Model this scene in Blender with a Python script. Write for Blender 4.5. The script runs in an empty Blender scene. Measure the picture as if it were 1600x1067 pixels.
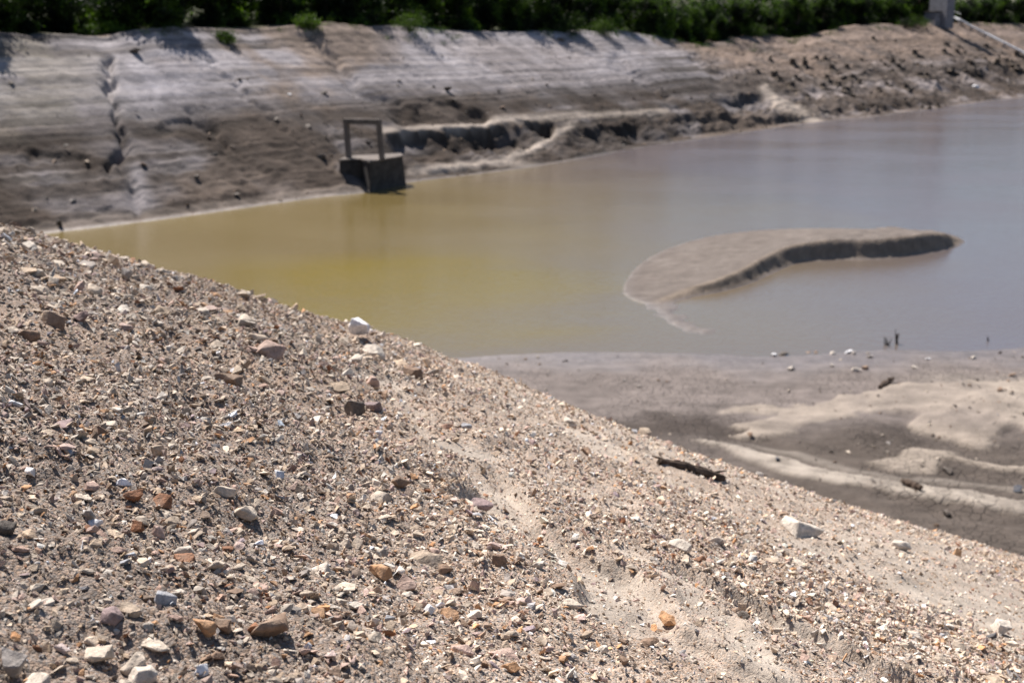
import bpy, bmesh, math, random
import numpy as np
from mathutils import Vector, Matrix, Euler

random.seed(7)
rng = np.random.default_rng(7)
SC = bpy.context.scene
COL = SC.collection

# ------------------------------------------------------------------ camera
CAM_H = 10.0                        # metres above the reservoir's water
PITCH = math.atan(493 / 2000.0)
CP, SP = math.cos(PITCH), math.sin(PITCH)
FPX = 2000.0                        # focal length in pixels of the 1600 px wide photograph
cam_d = bpy.data.cameras.new('camera')
cam_d.sensor_width = 36.0
cam_d.lens = 45.0
cam_d.clip_start = 0.05
cam_d.clip_end = 6000.0
cam_d.dof.use_dof = True
cam_d.dof.focus_distance = 3.9
cam_d.dof.aperture_fstop = 4.0
cam_d.dof.aperture_blades = 9
cam = bpy.data.objects.new('camera', cam_d)
cam.location = (0, 0, CAM_H)
cam.rotation_euler = (math.pi / 2 - PITCH, 0, 0)
COL.objects.link(cam)
SC.camera = cam

# ------------------------------------------------------------------ sky, sun, exposure
SUN_AZ, SUN_EL = -34.0, 54.0        # azimuth from +Y towards +X
world = bpy.data.worlds.new('World')
SC.world = world
world.use_nodes = True
wn = world.node_tree
for n in list(wn.nodes):
    wn.nodes.remove(n)
sky = wn.nodes.new('ShaderNodeTexSky')
sky.sky_type = 'NISHITA'
sky.sun_disc = False
sky.sun_elevation = math.radians(SUN_EL)
sky.sun_rotation = math.radians(SUN_AZ)
sky.air_density = 1.0
sky.dust_density = 1.0
sky.ozone_density = 3.0
bg = wn.nodes.new('ShaderNodeBackground')
bg.inputs['Strength'].default_value = 0.062
wo = wn.nodes.new('ShaderNodeOutputWorld')
wn.links.new(sky.outputs[0], bg.inputs['Color'])
wn.links.new(bg.outputs[0], wo.inputs['Surface'])

sun_d = bpy.data.lights.new('sun', 'SUN')
sun_d.energy = 5.0
sun_d.angle = math.radians(0.53)
sun_d.color = (1.0, 0.95, 0.895)
sun = bpy.data.objects.new('sun', sun_d)
_a, _e = math.radians(SUN_AZ), math.radians(SUN_EL)
to_sun = Vector((math.sin(_a) * math.cos(_e), math.cos(_a) * math.cos(_e), math.sin(_e)))
sun.rotation_euler = to_sun.to_track_quat('Z', 'Y').to_euler()
sun.location = (0, 0, 60)
COL.objects.link(sun)

SC.view_settings.view_transform = 'Standard'
SC.view_settings.look = 'None'
SC.view_settings.exposure = 0.82
SC.view_settings.gamma = 1.0
SC.view_settings.use_curve_mapping = False
SC.render.engine = 'CYCLES'
SC.cycles.use_denoising = True
try:
    SC.cycles.denoiser = 'OPENIMAGEDENOISE'
    SC.cycles.denoising_input_passes = 'RGB_ALBEDO_NORMAL'
except Exception:
    pass
SC.cycles.max_bounces = 5
SC.cycles.diffuse_bounces = 3
SC.cycles.glossy_bounces = 3
SC.cycles.transmission_bounces = 3
SC.cycles.transparent_max_bounces = 4

# ------------------------------------------------------------------ projection helpers
def ray(u, v):
    dx = (np.asarray(u, float) - 800.0) / FPX
    dy = (np.asarray(v, float) - 533.0) / FPX
    return dx, CP - dy * SP, -SP - dy * CP

def at(u, v, z=0.0):
    """plan position (x, y) of the point at height z seen along a sight line of the photograph"""
    X, Y, Z = ray(u, v)
    t = (z - CAM_H) / Z
    return X * t, Y * t

def proj(x, y, z):
    zc = np.asarray(z, float) - CAM_H
    dep = y * CP - zc * SP
    up = y * SP + zc * CP
    dep = np.where(dep < 0.05, 0.05, dep)
    return 800.0 + FPX * x / dep, 533.0 - FPX * up / dep

# ------------------------------------------------------------------ noise helpers (numpy)
def _hash(ix, iy, seed):
    h = (ix.astype(np.int64) * 374761393 + iy.astype(np.int64) * 668265263 + seed * 1442695041) & 0xFFFFFFFF
    h = ((h ^ (h >> 13)) * 1274126177) & 0xFFFFFFFF
    h = ((h ^ (h >> 16)) * 2246822519) & 0xFFFFFFFF
    h = h ^ (h >> 15)
    return (h & 0xFFFFFF) / float(0xFFFFFF)

def vnoise(x, y, seed=0):
    x = np.asarray(x, float); y = np.asarray(y, float)
    xi = np.floor(x); yi = np.floor(y)
    fx = x - xi; fy = y - yi
    fx = fx * fx * fx * (fx * (fx * 6 - 15) + 10); fy = fy * fy * fy * (fy * (fy * 6 - 15) + 10)
    a = _hash(xi, yi, seed); b = _hash(xi + 1, yi, seed)
    c = _hash(xi, yi + 1, seed); d = _hash(xi + 1, yi + 1, seed)
    return (a + (b - a) * fx) * (1 - fy) + (c + (d - c) * fx) * fy

def fbm(x, y, seed=0, octaves=4, gain=0.5):
    """about -1 to 1"""
    s = 0.0; amp = 1.0; tot = 0.0
    for o in range(octaves):
        ca, sa = math.cos(0.7 * o + seed), math.sin(0.7 * o + seed)
        s = s + amp * (vnoise((x * ca - y * sa) * 2 ** o, (x * sa + y * ca) * 2 ** o, seed + 17 * o) * 2 - 1)
        tot += amp; amp *= gain
    return s / tot * 1.6

def sstep(a, b, x):
    t = np.clip((np.asarray(x, float) - a) / (b - a), 0, 1)
    return t * t * (3 - 2 * t)

def poly_dist(x, y, pts, vals=None):
    """distance to a polyline and (optionally) values interpolated along it; sign of the side too"""
    best = np.full(np.shape(x), 1e9); side = np.zeros(np.shape(x)); val = np.zeros(np.shape(x)); par = np.zeros(np.shape(x))
    for i in range(len(pts) - 1):
        ax, ay = pts[i]; bx, by = pts[i + 1]
        dx, dy = bx - ax, by - ay
        l2 = dx * dx + dy * dy + 1e-12
        t = np.clip(((x - ax) * dx + (y - ay) * dy) / l2, 0, 1)
        px, py = ax + t * dx, ay + t * dy
        d = np.hypot(x - px, y - py)
        m = d < best
        best = np.where(m, d, best)
        side = np.where(m, np.sign(dx * (y - ay) - dy * (x - ax)), side)
        par = np.where(m, (i + t) / (len(pts) - 1), par)
        if vals is not None:
            val = np.where(m, vals[i] + (vals[i + 1] - vals[i]) * t, val)
    return best, side, par, val

def in_poly(x, y, pts):
    c = np.zeros(np.shape(x), bool)
    n = len(pts)
    for i in range(n):
        x1, y1 = pts[i]; x2, y2 = pts[(i + 1) % n]
        cond = ((y1 > y) != (y2 > y)) & (x < (x2 - x1) * (y - y1) / ((y2 - y1) if y2 != y1 else 1e-9) + x1)
        c ^= cond
    return c

def smooth_line(pts, n=12):
    """Catmull-Rom through the points"""
    p = [np.array(q, float) for q in pts]
    out = []
    for i in range(len(p) - 1):
        p0 = p[max(i - 1, 0)]; p1 = p[i]; p2 = p[i + 1]; p3 = p[min(i + 2, len(p) - 1)]
        for k in range(n):
            t = k / n
            out.append(0.5 * ((2 * p1) + (-p0 + p2) * t + (2 * p0 - 5 * p1 + 4 * p2 - p3) * t * t + (-p0 + 3 * p1 - 3 * p2 + p3) * t ** 3))
    out.append(p[-1])
    return np.array(out)

# ------------------------------------------------------------------ mesh helpers
def mesh_from(name, verts, faces, cols=None, smooth=True, attrs=None):
    me = bpy.data.meshes.new(name)
    verts = np.asarray(verts, np.float32); faces = np.asarray(faces, np.int32)
    nv, nf, k = len(verts), len(faces), faces.shape[1]
    me.vertices.add(nv); me.vertices.foreach_set('co', verts.ravel())
    me.loops.add(nf * k); me.loops.foreach_set('vertex_index', faces.ravel())
    me.polygons.add(nf)
    me.polygons.foreach_set('loop_start', np.arange(0, nf * k, k, dtype=np.int32))
    me.polygons.foreach_set('use_smooth', np.full(nf, smooth, bool))
    me.update(calc_edges=True)
    if cols is not None:
        a = me.color_attributes.new('col', 'FLOAT_COLOR', 'POINT')
        c = np.ones((nv, 4), np.float32); c[:, :3] = cols
        a.data.foreach_set('color', c.ravel())
    for kx, arr in (attrs or {}).items():
        a = me.attributes.new(kx, 'FLOAT', 'POINT')
        a.data.foreach_set('value', np.asarray(arr, np.float32).ravel())
    me.validate()
    return me

def grid_faces(nr, nc):
    i = np.arange(nr - 1)[:, None] * nc + np.arange(nc - 1)[None, :]
    i = i.ravel()
    return np.stack([i, i + 1, i + nc + 1, i + nc], 1)

def obj(name, me, mat=None, parent=None, **props):
    o = bpy.data.objects.new(name, me)
    COL.objects.link(o)
    if mat is not None and me is not None and len(me.materials) == 0:
        me.materials.append(mat)
    if parent is not None:
        o.parent = parent
    for k, v in props.items():
        o[k] = v
    return o

def empty(name, loc, **props):
    o = bpy.data.objects.new(name, None)
    o.empty_display_size = 0.2
    o.location = loc
    COL.objects.link(o)
    for k, v in props.items():
        o[k] = v
    return o

# ------------------------------------------------------------------ materials
def new_mat(name):
    m = bpy.data.materials.new(name)
    m.use_nodes = True
    nt = m.node_tree
    b = nt.nodes['Principled BSDF']
    b.inputs['Roughness'].default_value = 0.9
    b.inputs['Specular IOR Level'].default_value = 0.2
    return m, nt, b

def N(nt, t, **kw):
    n = nt.nodes.new(t)
    for k, v in kw.items():
        setattr(n, k, v)
    return n

def noise_tex(nt, scale, detail=5, rough=0.55, vec=None):
    n = N(nt, 'ShaderNodeTexNoise')
    n.inputs['Scale'].default_value = scale
    n.inputs['Detail'].default_value = detail
    n.inputs['Roughness'].default_value = rough
    if vec is not None:
        nt.links.new(vec, n.inputs['Vector'])
    return n

def map_range(nt, src, a, b, c, d):
    m = N(nt, 'ShaderNodeMapRange')
    nt.links.new(src, m.inputs['Value'])
    for k, v in zip(('From Min', 'From Max', 'To Min', 'To Max'), (a, b, c, d)):
        m.inputs[k].default_value = v
    return m.outputs['Result']

def mult_col(nt, col, fac):
    """colour times a scalar"""
    m = N(nt, 'ShaderNodeVectorMath', operation='SCALE')
    nt.links.new(col, m.inputs[0]); nt.links.new(fac, m.inputs['Scale'])
    return m.outputs[0]

def mixc(nt, fac, a, b):
    m = N(nt, 'ShaderNodeMix', data_type='RGBA')
    for s, i in ((fac, 0), (a, 6), (b, 7)):
        if isinstance(s, (int, float)):
            m.inputs[i].default_value = s
        elif isinstance(s, tuple):
            m.inputs[i].default_value = (*s, 1)
        else:
            nt.links.new(s, m.inputs[i])
    return m.outputs[2]

def bump(nt, b, height, strength, dist, prev=None):
    n = N(nt, 'ShaderNodeBump')
    n.inputs['Strength'].default_value = strength
    n.inputs['Distance'].default_value = dist
    nt.links.new(height, n.inputs['Height'])
    if prev is not None:
        nt.links.new(prev, n.inputs['Normal'])
    nt.links.new(n.outputs[0], b.inputs['Normal'])
    return n.outputs[0]

def geo_pos(nt):
    return N(nt, 'ShaderNodeNewGeometry').outputs['Position']

def attr_col(nt, name='col'):
    a = N(nt, 'ShaderNodeAttribute')
    a.attribute_name = name
    return a

# soil of the near slope: vertex colour, grit of pebbles too small to build
m_soil, nt, b = new_mat('gritty_soil')
P = geo_pos(nt)
ac = attr_col(nt)
gr = attr_col(nt, 'grit').outputs['Fac']
v1 = N(nt, 'ShaderNodeTexVoronoi'); v1.inputs['Scale'].default_value = 130; v1.inputs['Randomness'].default_value = 1
v2 = N(nt, 'ShaderNodeTexVoronoi'); v2.inputs['Scale'].default_value = 260
nt.links.new(P, v1.inputs['Vector']); nt.links.new(P, v2.inputs['Vector'])
sepc = N(nt, 'ShaderNodeSeparateColor'); nt.links.new(v1.outputs['Color'], sepc.inputs[0])
vr = map_range(nt, sepc.outputs[0], 0, 1, 0.62, 1.42)
tint = mixc(nt, sepc.outputs[1], (1.12, 0.95, 0.82), (0.93, 0.98, 1.04))
mm = N(nt, 'ShaderNodeMix', data_type='RGBA', blend_type='MULTIPLY'); mm.inputs[0].default_value = 1
nt.links.new(ac.outputs['Color'], mm.inputs[6]); nt.links.new(tint, mm.inputs[7])
pebble = mult_col(nt, mm.outputs[2], vr)
nz = noise_tex(nt, 9, 8, 0.6, P)
base = mixc(nt, gr, ac.outputs['Color'], pebble)
base = mult_col(nt, base, map_range(nt, nz.outputs['Fac'], 0.3, 0.7, 0.82, 1.16))
nt.links.new(base, b.inputs['Base Color'])
h1 = N(nt, 'ShaderNodeMath', operation='MULTIPLY')
inv = map_range(nt, v1.outputs['Distance'], 0, 0.75, 1, 0)
nt.links.new(inv, h1.inputs[0]); nt.links.new(gr, h1.inputs[1])
pb = bump(nt, b, h1.outputs[0], 0.9, 0.005)
inv2 = map_range(nt, v2.outputs['Distance'], 0, 0.75, 1, 0)
pb = bump(nt, b, inv2, 0.55, 0.0022, pb)
nf = noise_tex(nt, 60, 6, 0.65, P)
pb = bump(nt, b, nf.outputs['Fac'], 0.8, 0.010, pb)
nc = N(nt, 'ShaderNodeTexVoronoi', feature='DISTANCE_TO_EDGE'); nc.inputs['Scale'].default_value = 16
nt.links.new(P, nc.inputs['Vector'])
hc = map_range(nt, nc.outputs['Distance'], 0.0, 0.05, 0.0, 1.0)
cm_ = N(nt, 'ShaderNodeMix'); cm_.data_type = 'FLOAT'
nt.links.new(gr, cm_.inputs[0]); nt.links.new(hc, cm_.inputs[2]); cm_.inputs[3].default_value = 1.0
bump(nt, b, cm_.outputs[0], 0.5, 0.004, pb)
b.inputs['Roughness'].default_value = 0.95

def rock_material(name, use_attr):
    m, nt, b = new_mat(name)
    tc = N(nt, 'ShaderNodeTexCoord')
    P = geo_pos(nt)
    if use_attr:
        c = attr_col(nt).outputs['Color']
    else:
        c = N(nt, 'ShaderNodeObjectInfo').outputs['Color']
    n1 = noise_tex(nt, 38, 6, 0.6, P)
    n2 = noise_tex(nt, 160, 4, 0.6, P)
    n3 = noise_tex(nt, 14, 3, 0.5, P)
    c = mult_col(nt, c, map_range(nt, n1.outputs['Fac'], 0.28, 0.72, 0.6, 1.3))
    c = mult_col(nt, c, map_range(nt, n2.outputs['Fac'], 0.3, 0.7, 0.82, 1.16))
    dust = map_range(nt, n3.outputs['Fac'], 0.5, 0.8, 0.0, 0.4)
    c = mixc(nt, dust, c, (0.40, 0.33, 0.26))
    nt.links.new(c, b.inputs['Base Color'])
    pb = bump(nt, b, n1.outputs['Fac'], 0.7, 0.016)
    bump(nt, b, n2.outputs['Fac'], 0.5, 0.003, pb)
    b.inputs['Roughness'].default_value = 0.82
    b.inputs['Specular IOR Level'].default_value = 0.3
    return m
m_rock = rock_material('loose_stone', False)
m_gravel = rock_material('gravel_stone', True)

# mud and bank: vertex colour with relief
def earth_material(name, scale, crack_scale, bump_d):
    m, nt, b = new_mat(name)
    P = geo_pos(nt)
    c = attr_col(nt).outputs['Color']
    wet = attr_col(nt, 'wet').outputs['Fac']
    crk = attr_col(nt, 'crack').outputs['Fac']
    n1 = noise_tex(nt, scale, 8, 0.62, P)
    n2 = noise_tex(nt, scale * 9, 5, 0.6, P)
    c = mult_col(nt, c, map_range(nt, n1.outputs['Fac'], 0.28, 0.72, 0.8, 1.2))
    c = mult_col(nt, c, map_range(nt, n2.outputs['Fac'], 0.3, 0.7, 0.86, 1.14))
    nt.links.new(c, b.inputs['Base Color'])
    nt.links.new(map_range(nt, wet, 0, 1, 0.95, 0.42), b.inputs['Roughness'])
    nt.links.new(map_range(nt, wet, 0, 1, 0.12, 0.5), b.inputs['Specular IOR Level'])
    pb = bump(nt, b, n1.outputs['Fac'], 0.6, bump_d)
    pb = bump(nt, b, n2.outputs['Fac'], 0.6, bump_d * 0.25, pb)
    if crack_scale:
        nw = noise_tex(nt, 1.6, 3, 0.5, P)
        vm = N(nt, 'ShaderNodeVectorMath', operation='MULTIPLY_ADD')
        nt.links.new(nw.outputs['Color'], vm.inputs[0]); vm.inputs[1].default_value = (0.25, 0.25, 0.25)
        nt.links.new(P, vm.inputs[2])
        vo = N(nt, 'ShaderNodeTexVoronoi', feature='DISTANCE_TO_EDGE')
        vo.inputs['Scale'].default_value = crack_scale
        nt.links.new(vm.outputs[0], vo.inputs['Vector'])
        hc = map_range(nt, vo.outputs['Distance'], 0.0, 0.09, 0.0, 1.0)
        mx = N(nt, 'ShaderNodeMix'); mx.data_type = 'FLOAT'
        nt.links.new(crk, mx.inputs[0]); mx.inputs[2].default_value = 1.0; nt.links.new(hc, mx.inputs[3])
        bump(nt, b, mx.outputs[0], 0.9, 0.03, pb)
    return m
m_mud = earth_material('reservoir_mud', 2.2, 4.2, 0.10)
m_bank = earth_material('bank_silt', 0.9, 0, 0.22)

def plain_material(name, col, scale, lo, hi, rough=0.85, bd=0.02, spec=0.25):
    m, nt, b = new_mat(name)
    P = geo_pos(nt)
    n1 = noise_tex(nt, scale, 7, 0.6, P)
    cc = N(nt, 'ShaderNodeRGB'); cc.outputs[0].default_value = (*col, 1)
    c = mult_col(nt, cc.outputs[0], map_range(nt, n1.outputs['Fac'], 0.3, 0.7, lo, hi))
    nt.links.new(c, b.inputs['Base Color'])
    bump(nt, b, n1.outputs['Fac'], 0.5, bd)
    b.inputs['Roughness'].default_value = rough
    b.inputs['Specular IOR Level'].default_value = spec
    return m
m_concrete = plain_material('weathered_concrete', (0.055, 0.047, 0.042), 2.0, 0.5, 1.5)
m_concrete_pale = plain_material('pale_concrete', (0.46, 0.42, 0.40), 1.2, 0.8, 1.15)
m_concrete_grey = plain_material('grey_concrete', (0.22, 0.21, 0.22), 1.6, 0.75, 1.2)
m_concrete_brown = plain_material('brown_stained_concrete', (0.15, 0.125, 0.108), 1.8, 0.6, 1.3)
m_metal = plain_material('dull_galvanised_metal', (0.40, 0.40, 0.42), 3.0, 0.85, 1.1, 0.6, 0.003, 0.5)
m_dark = plain_material('dark_opening', (0.03, 0.03, 0.035), 2.0, 0.8, 1.2)
m_bark = plain_material('bark', (0.10, 0.075, 0.055), 6.0, 0.6, 1.3, 0.95, 0.03)
m_stump = plain_material('stump_wood', (0.085, 0.065, 0.05), 5.0, 0.6, 1.4, 0.95, 0.05)
m_drift = plain_material('driftwood', (0.075, 0.052, 0.038), 22.0, 0.45, 1.7, 0.95, 0.02)
m_twig = plain_material('dead_twig', (0.06, 0.05, 0.04), 12.0, 0.7, 1.3)

def leaf_material(name, col, col2):
    m, nt, b = new_mat(name)
    P = geo_pos(nt)
    n1 = noise_tex(nt, 0.55, 5, 0.62, P)
    oi = N(nt, 'ShaderNodeObjectInfo')
    c = mixc(nt, map_range(nt, n1.outputs['Fac'], 0.48, 0.66, 0, 1), col, col2)
    c = mult_col(nt, c, map_range(nt, oi.outputs['Random'], 0, 1, 0.7, 1.3))
    nt.links.new(c, b.inputs['Base Color'])
    b.inputs['Roughness'].default_value = 0.6
    tr = N(nt, 'ShaderNodeBsdfTranslucent')
    c2 = N(nt, 'ShaderNodeMix', data_type='RGBA', blend_type='MULTIPLY'); c2.inputs[0].default_value = 1
    nt.links.new(c, c2.inputs[6]); c2.inputs[7].default_value = (1.2, 1.35, 0.5, 1)
    nt.links.new(c2.outputs[2], tr.inputs['Color'])
    ms = N(nt, 'ShaderNodeMixShader'); ms.inputs[0].default_value = 0.42
    nt.links.new(b.outputs[0], ms.inputs[1]); nt.links.new(tr.outputs[0], ms.inputs[2])
    nt.links.new(ms.outputs[0], nt.nodes['Material Output'].inputs['Surface'])
    return m
m_leaf = leaf_material('tree_leaf', (0.005, 0.011, 0.003), (0.090, 0.155, 0.018))  # near-black base and bright clumps paint shadow and sunlit patches into the leaves
m_leaf_light = leaf_material('shrub_leaf', (0.030, 0.052, 0.012), (0.075, 0.115, 0.026))

# turbid water: silty body under a glossy, faintly rippled surface
m_water, nt, b = new_mat('turbid_water')
P = geo_pos(nt)
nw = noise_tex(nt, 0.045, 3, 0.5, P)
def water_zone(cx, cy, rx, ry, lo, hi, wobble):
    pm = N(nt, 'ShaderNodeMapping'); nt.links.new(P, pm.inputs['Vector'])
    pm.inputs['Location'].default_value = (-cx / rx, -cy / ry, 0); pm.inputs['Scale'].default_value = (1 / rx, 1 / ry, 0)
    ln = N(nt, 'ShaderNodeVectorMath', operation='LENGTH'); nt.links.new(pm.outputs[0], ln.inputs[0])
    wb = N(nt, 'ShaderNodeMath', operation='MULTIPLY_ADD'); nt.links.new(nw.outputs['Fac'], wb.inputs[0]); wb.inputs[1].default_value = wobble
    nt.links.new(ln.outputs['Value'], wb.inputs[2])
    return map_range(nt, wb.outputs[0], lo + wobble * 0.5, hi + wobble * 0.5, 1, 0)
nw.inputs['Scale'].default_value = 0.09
c = mixc(nt, water_zone(-14, 62, 26, 40, 0.50, 1.30, 0.5), (0.112, 0.091, 0.089), (0.146, 0.107, 0.040))  # silt tones with reflected tan bank and grey sky mixed into the body colour
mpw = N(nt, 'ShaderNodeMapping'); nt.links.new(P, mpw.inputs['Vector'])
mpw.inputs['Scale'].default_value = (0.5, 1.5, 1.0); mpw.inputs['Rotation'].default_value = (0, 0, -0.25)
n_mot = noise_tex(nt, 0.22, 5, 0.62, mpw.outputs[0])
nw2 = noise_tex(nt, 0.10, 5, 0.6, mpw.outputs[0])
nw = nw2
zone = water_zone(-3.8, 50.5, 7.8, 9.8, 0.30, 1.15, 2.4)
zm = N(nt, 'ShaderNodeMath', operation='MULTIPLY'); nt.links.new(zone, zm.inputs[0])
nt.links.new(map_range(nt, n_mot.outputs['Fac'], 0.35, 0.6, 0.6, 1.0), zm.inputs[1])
c = mixc(nt, zm.outputs[0], c, (0.158, 0.112, 0.010))  # olive patch: silt tone plus the trees' dark reflection painted into the colour
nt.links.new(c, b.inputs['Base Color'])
b.inputs['IOR'].default_value = 1.33
b.inputs['Specular IOR Level'].default_value = 0.5
b.inputs['Roughness'].default_value = 0.17
mp = N(nt, 'ShaderNodeMapping'); nt.links.new(P, mp.inputs['Vector'])
mp.inputs['Scale'].default_value = (1.0, 1.6, 1.0); mp.inputs['Rotation'].default_value = (0, 0, 0.4)
r1 = noise_tex(nt, 2.2, 3, 0.55, mp.outputs[0])
pb = bump(nt, b, r1.outputs['Fac'], 0.35, 0.06)
nrg = noise_tex(nt, 0.07, 3, 0.5, mp.outputs[0])
nt.links.new(map_range(nt, nrg.outputs['Fac'], 0.35, 0.65, 0.10, 0.22), b.inputs['Roughness'])
r2 = noise_tex(nt, 9.0, 2, 0.5, mp.outputs[0])
bump(nt, b, r2.outputs['Fac'], 0.25, 0.012, pb)

# ================================================================== SETTING
# ------------------------------------------------------------------ water
wv = [(-900, -200, 0), (1600, -200, 0), (1600, 1500, 0), (-900, 1500, 0)]
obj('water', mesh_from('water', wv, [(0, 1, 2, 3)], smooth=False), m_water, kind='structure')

# ------------------------------------------------------------------ far bank
SHORE_PX = [(-900, 560), (-500, 458), (-200, 405), (0, 374), (85, 363), (250, 343), (400, 322), (500, 308), (577, 300), (640, 285),
            (760, 270), (860, 256), (1000, 231), (1100, 216), (1200, 202), (1285, 190), (1400, 178), (1500, 164),
            (1600, 152), (1800, 135), (2150, 117)]
shore_xy = smooth_line([at(u, v, 0.0) for u, v in SHORE_PX], 24)
# resample evenly in sight angle
seg = np.hypot(*np.diff(shore_xy, axis=0).T)
arc = np.concatenate([[0], np.cumsum(seg)])
NCOL = 1000
s_fine = np.linspace(0, 1, 4000) * arc[-1]
sx = np.interp(s_fine, arc, shore_xy[:, 0]); sy = np.interp(s_fine, arc, shore_xy[:, 1])
w = 1.0 / np.hypot(sx, sy)
cw = np.concatenate([[0], np.cumsum(0.5 * (w[1:] + w[:-1]))]); cw /= cw[-1]
S = np.interp(np.linspace(0, 1, NCOL), cw, s_fine)
SX = np.interp(S, arc, shore_xy[:, 0]); SY = np.interp(S, arc, shore_xy[:, 1])
# outward normals, well smoothed
def smooth1(a, k):
    ker = np.hanning(2 * k + 1); ker /= ker.sum()
    return np.convolve(np.pad(a, k, mode='edge'), ker, 'valid')
tx = smooth1(np.gradient(np.interp(s_fine, arc, shore_xy[:, 0])), 500); ty = smooth1(np.gradient(np.interp(s_fine, arc, shore_xy[:, 1])), 500)
tl = np.hypot(tx, ty)
NX = np.interp(S, s_fine, -ty / tl); NY = np.interp(S, s_fine, tx / tl)
u_shore = 800 + FPX * SX / (SY * CP + CAM_H * SP)
# slope run and crest height along the bank
RUN = np.interp(u_shore, [-500, 300, 900, 1250, 1420, 1600, 2100], [17.5, 17.5, 18.5, 19, 25, 27, 30])
ZTOP = np.interp(u_shore, [-900, 0, 300, 700, 1100, 1290, 1390, 1480, 1600, 2100], [9.8, 9.75, 9.7, 9.7, 9.6, 9.3, 7.9, 9.3, 10.0, 10.2])
ZTOP = smooth1(ZTOP, 12)
T = np.concatenate([np.linspace(-0.28, 0, 14)[:-1], np.linspace(0, 1, 150), 1 + np.array([0.02, 0.05, 0.09, 0.14, 0.2, 0.3, 0.45, 0.7, 1.0, 1.6, 2.6, 4.5, 8.0])])
NROW = len(T)
def bank_profile(t):
    """0..1 height share; gentle toe, straight face, rounded lip"""
    tt = np.clip(t, 0, 1)
    z = 0.10 * tt + 0.90 * (tt ** 1.12)
    lip = 0.5 * 0.08 * sstep(0.88, 1.0, tt)
    return z - lip * 0.0
def bank_point(sidx, t):
    """plain bank position without relief, sidx may be fractional column"""
    i = np.arange(NCOL)
    gx = np.interp(sidx, i, SX); gy = np.interp(sidx, i, SY); nx = np.interp(sidx, i, NX); ny = np.interp(sidx, i, NY)
    run = np.interp(sidx, i, RUN); zt = np.interp(sidx, i, ZTOP)
    x = gx + nx * run * t; y = gy + ny * run * t
    z = np.where(t < 0, t * run * 0.16, zt * bank_profile(t)) + np.where(t > 1, (t - 1) * run * 0.035, 0)
    return x, y, z
JJ, II = np.meshgrid(np.arange(NCOL), np.arange(NROW))
TT = T[II]
BX, BY, BZ = bank_point(JJ.astype(float), TT)
SS = S[JJ]
up = np.clip(TT, 0, 1)
ZU = BZ.copy()                                            # plain height, used for the strand lines
PU, PV = proj(BX, BY, BZ)                                 # where each bank vertex stands in the view (used to place features)
dz = np.zeros_like(BZ)
face = sstep(0.0, 0.04, TT) * (1 - sstep(0.97, 1.06, TT))
rock_zone = sstep(1010, 1110, PU + (PV - 60) * -1.35)     # the stump-strewn flank past the pale face
# broad and fine relief
dz += 0.10 * fbm(SS * 0.09, TT * 1.6, 3, 3) * face
dz += 0.06 * fbm(SS * 1.1, TT * 20, 5, 5, 0.65) * face
runnel = 1 - np.abs(fbm(SS * 1.1 + 2 * fbm(SS * 0.2, TT * 2, 6, 2), TT * 1.3, 7, 3))
dz -= 0.10 * np.clip(runnel - 0.72, 0, 1) / 0.28 * face * sstep(-0.2, 0.5, fbm(SS * 0.12, TT * 2, 12, 2))
# strand-line benches, each a few cm
bench = fbm(ZU * 3.3, SS * 0.012, 9, 3)
dz += 0.032 * bench * face * (0.35 + 0.65 * (1 - rock_zone))
bench2 = fbm(ZU * 7.0, SS * 0.02, 19, 2)
dz += 0.034 * bench2 * face
low = 1 - sstep(0.26, 0.44, TT + 0.08 * fbm(SS * 0.2, TT * 3, 8, 3))
flank = sstep(600, 760, PU)
dz += (0.13 + 0.14 * flank) * fbm(SS * 0.9, TT * 19, 11, 5, 0.68) * face * np.maximum(low, rock_zone * 0.9)
def px_line(pts):
    return smooth_line(pts, 8)
def carve(pts, width, depth, sharp=1.0):
    """gully along a line on the bank"""
    d, sd, pr, _ = poly_dist(PU + 9 * fbm(SS * 0.8, TT * 14, 41, 4, .6), PV + 6 * fbm(SS * 0.8, TT * 14, 42, 4, .6), px_line(pts))
    return -depth * 0.6 * np.exp(-(d / (width * (0.75 + 0.5 * fbm(SS * 0.5, TT * 9, 43, 3)))) ** 2) * face
dz += carve([(170, 88), (172, 130), (178, 160), (186, 200), (192, 236), (170, 262)], 7, 1.0)
dz += carve([(192, 236), (204, 300), (215, 350)], 10, 0.45)
dz += carve([(470, 60), (520, 95), (560, 140), (600, 160), (635, 185)], 11, 0.55)
dz += carve([(625, 175), (690, 190), (760, 186)], 16, 0.55)
dz += carve([(960, 92), (1000, 125), (1040, 150)], 10, 0.5)
dz += carve([(1085, 92), (1110, 108), (1150, 150), (1200, 175)], 12, 0.7)
dz += carve([(300, 178), (345, 215), (350, 240)], 8, 0.5)
dz += carve([(330, 100), (400, 160), (470, 225), (530, 268)], 5, 0.35)
dz += carve([(690, 66), (760, 100), (830, 150)], 4, 0.25)
dz += carve([(860, 60), (930, 90), (985, 125)], 4, 0.25)
dz += carve([(560, 62), (620, 98), (690, 140)], 4, 0.22)
dz += carve([(1165, 70), (1235, 78), (1300, 120)], 16, 0.9)
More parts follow.
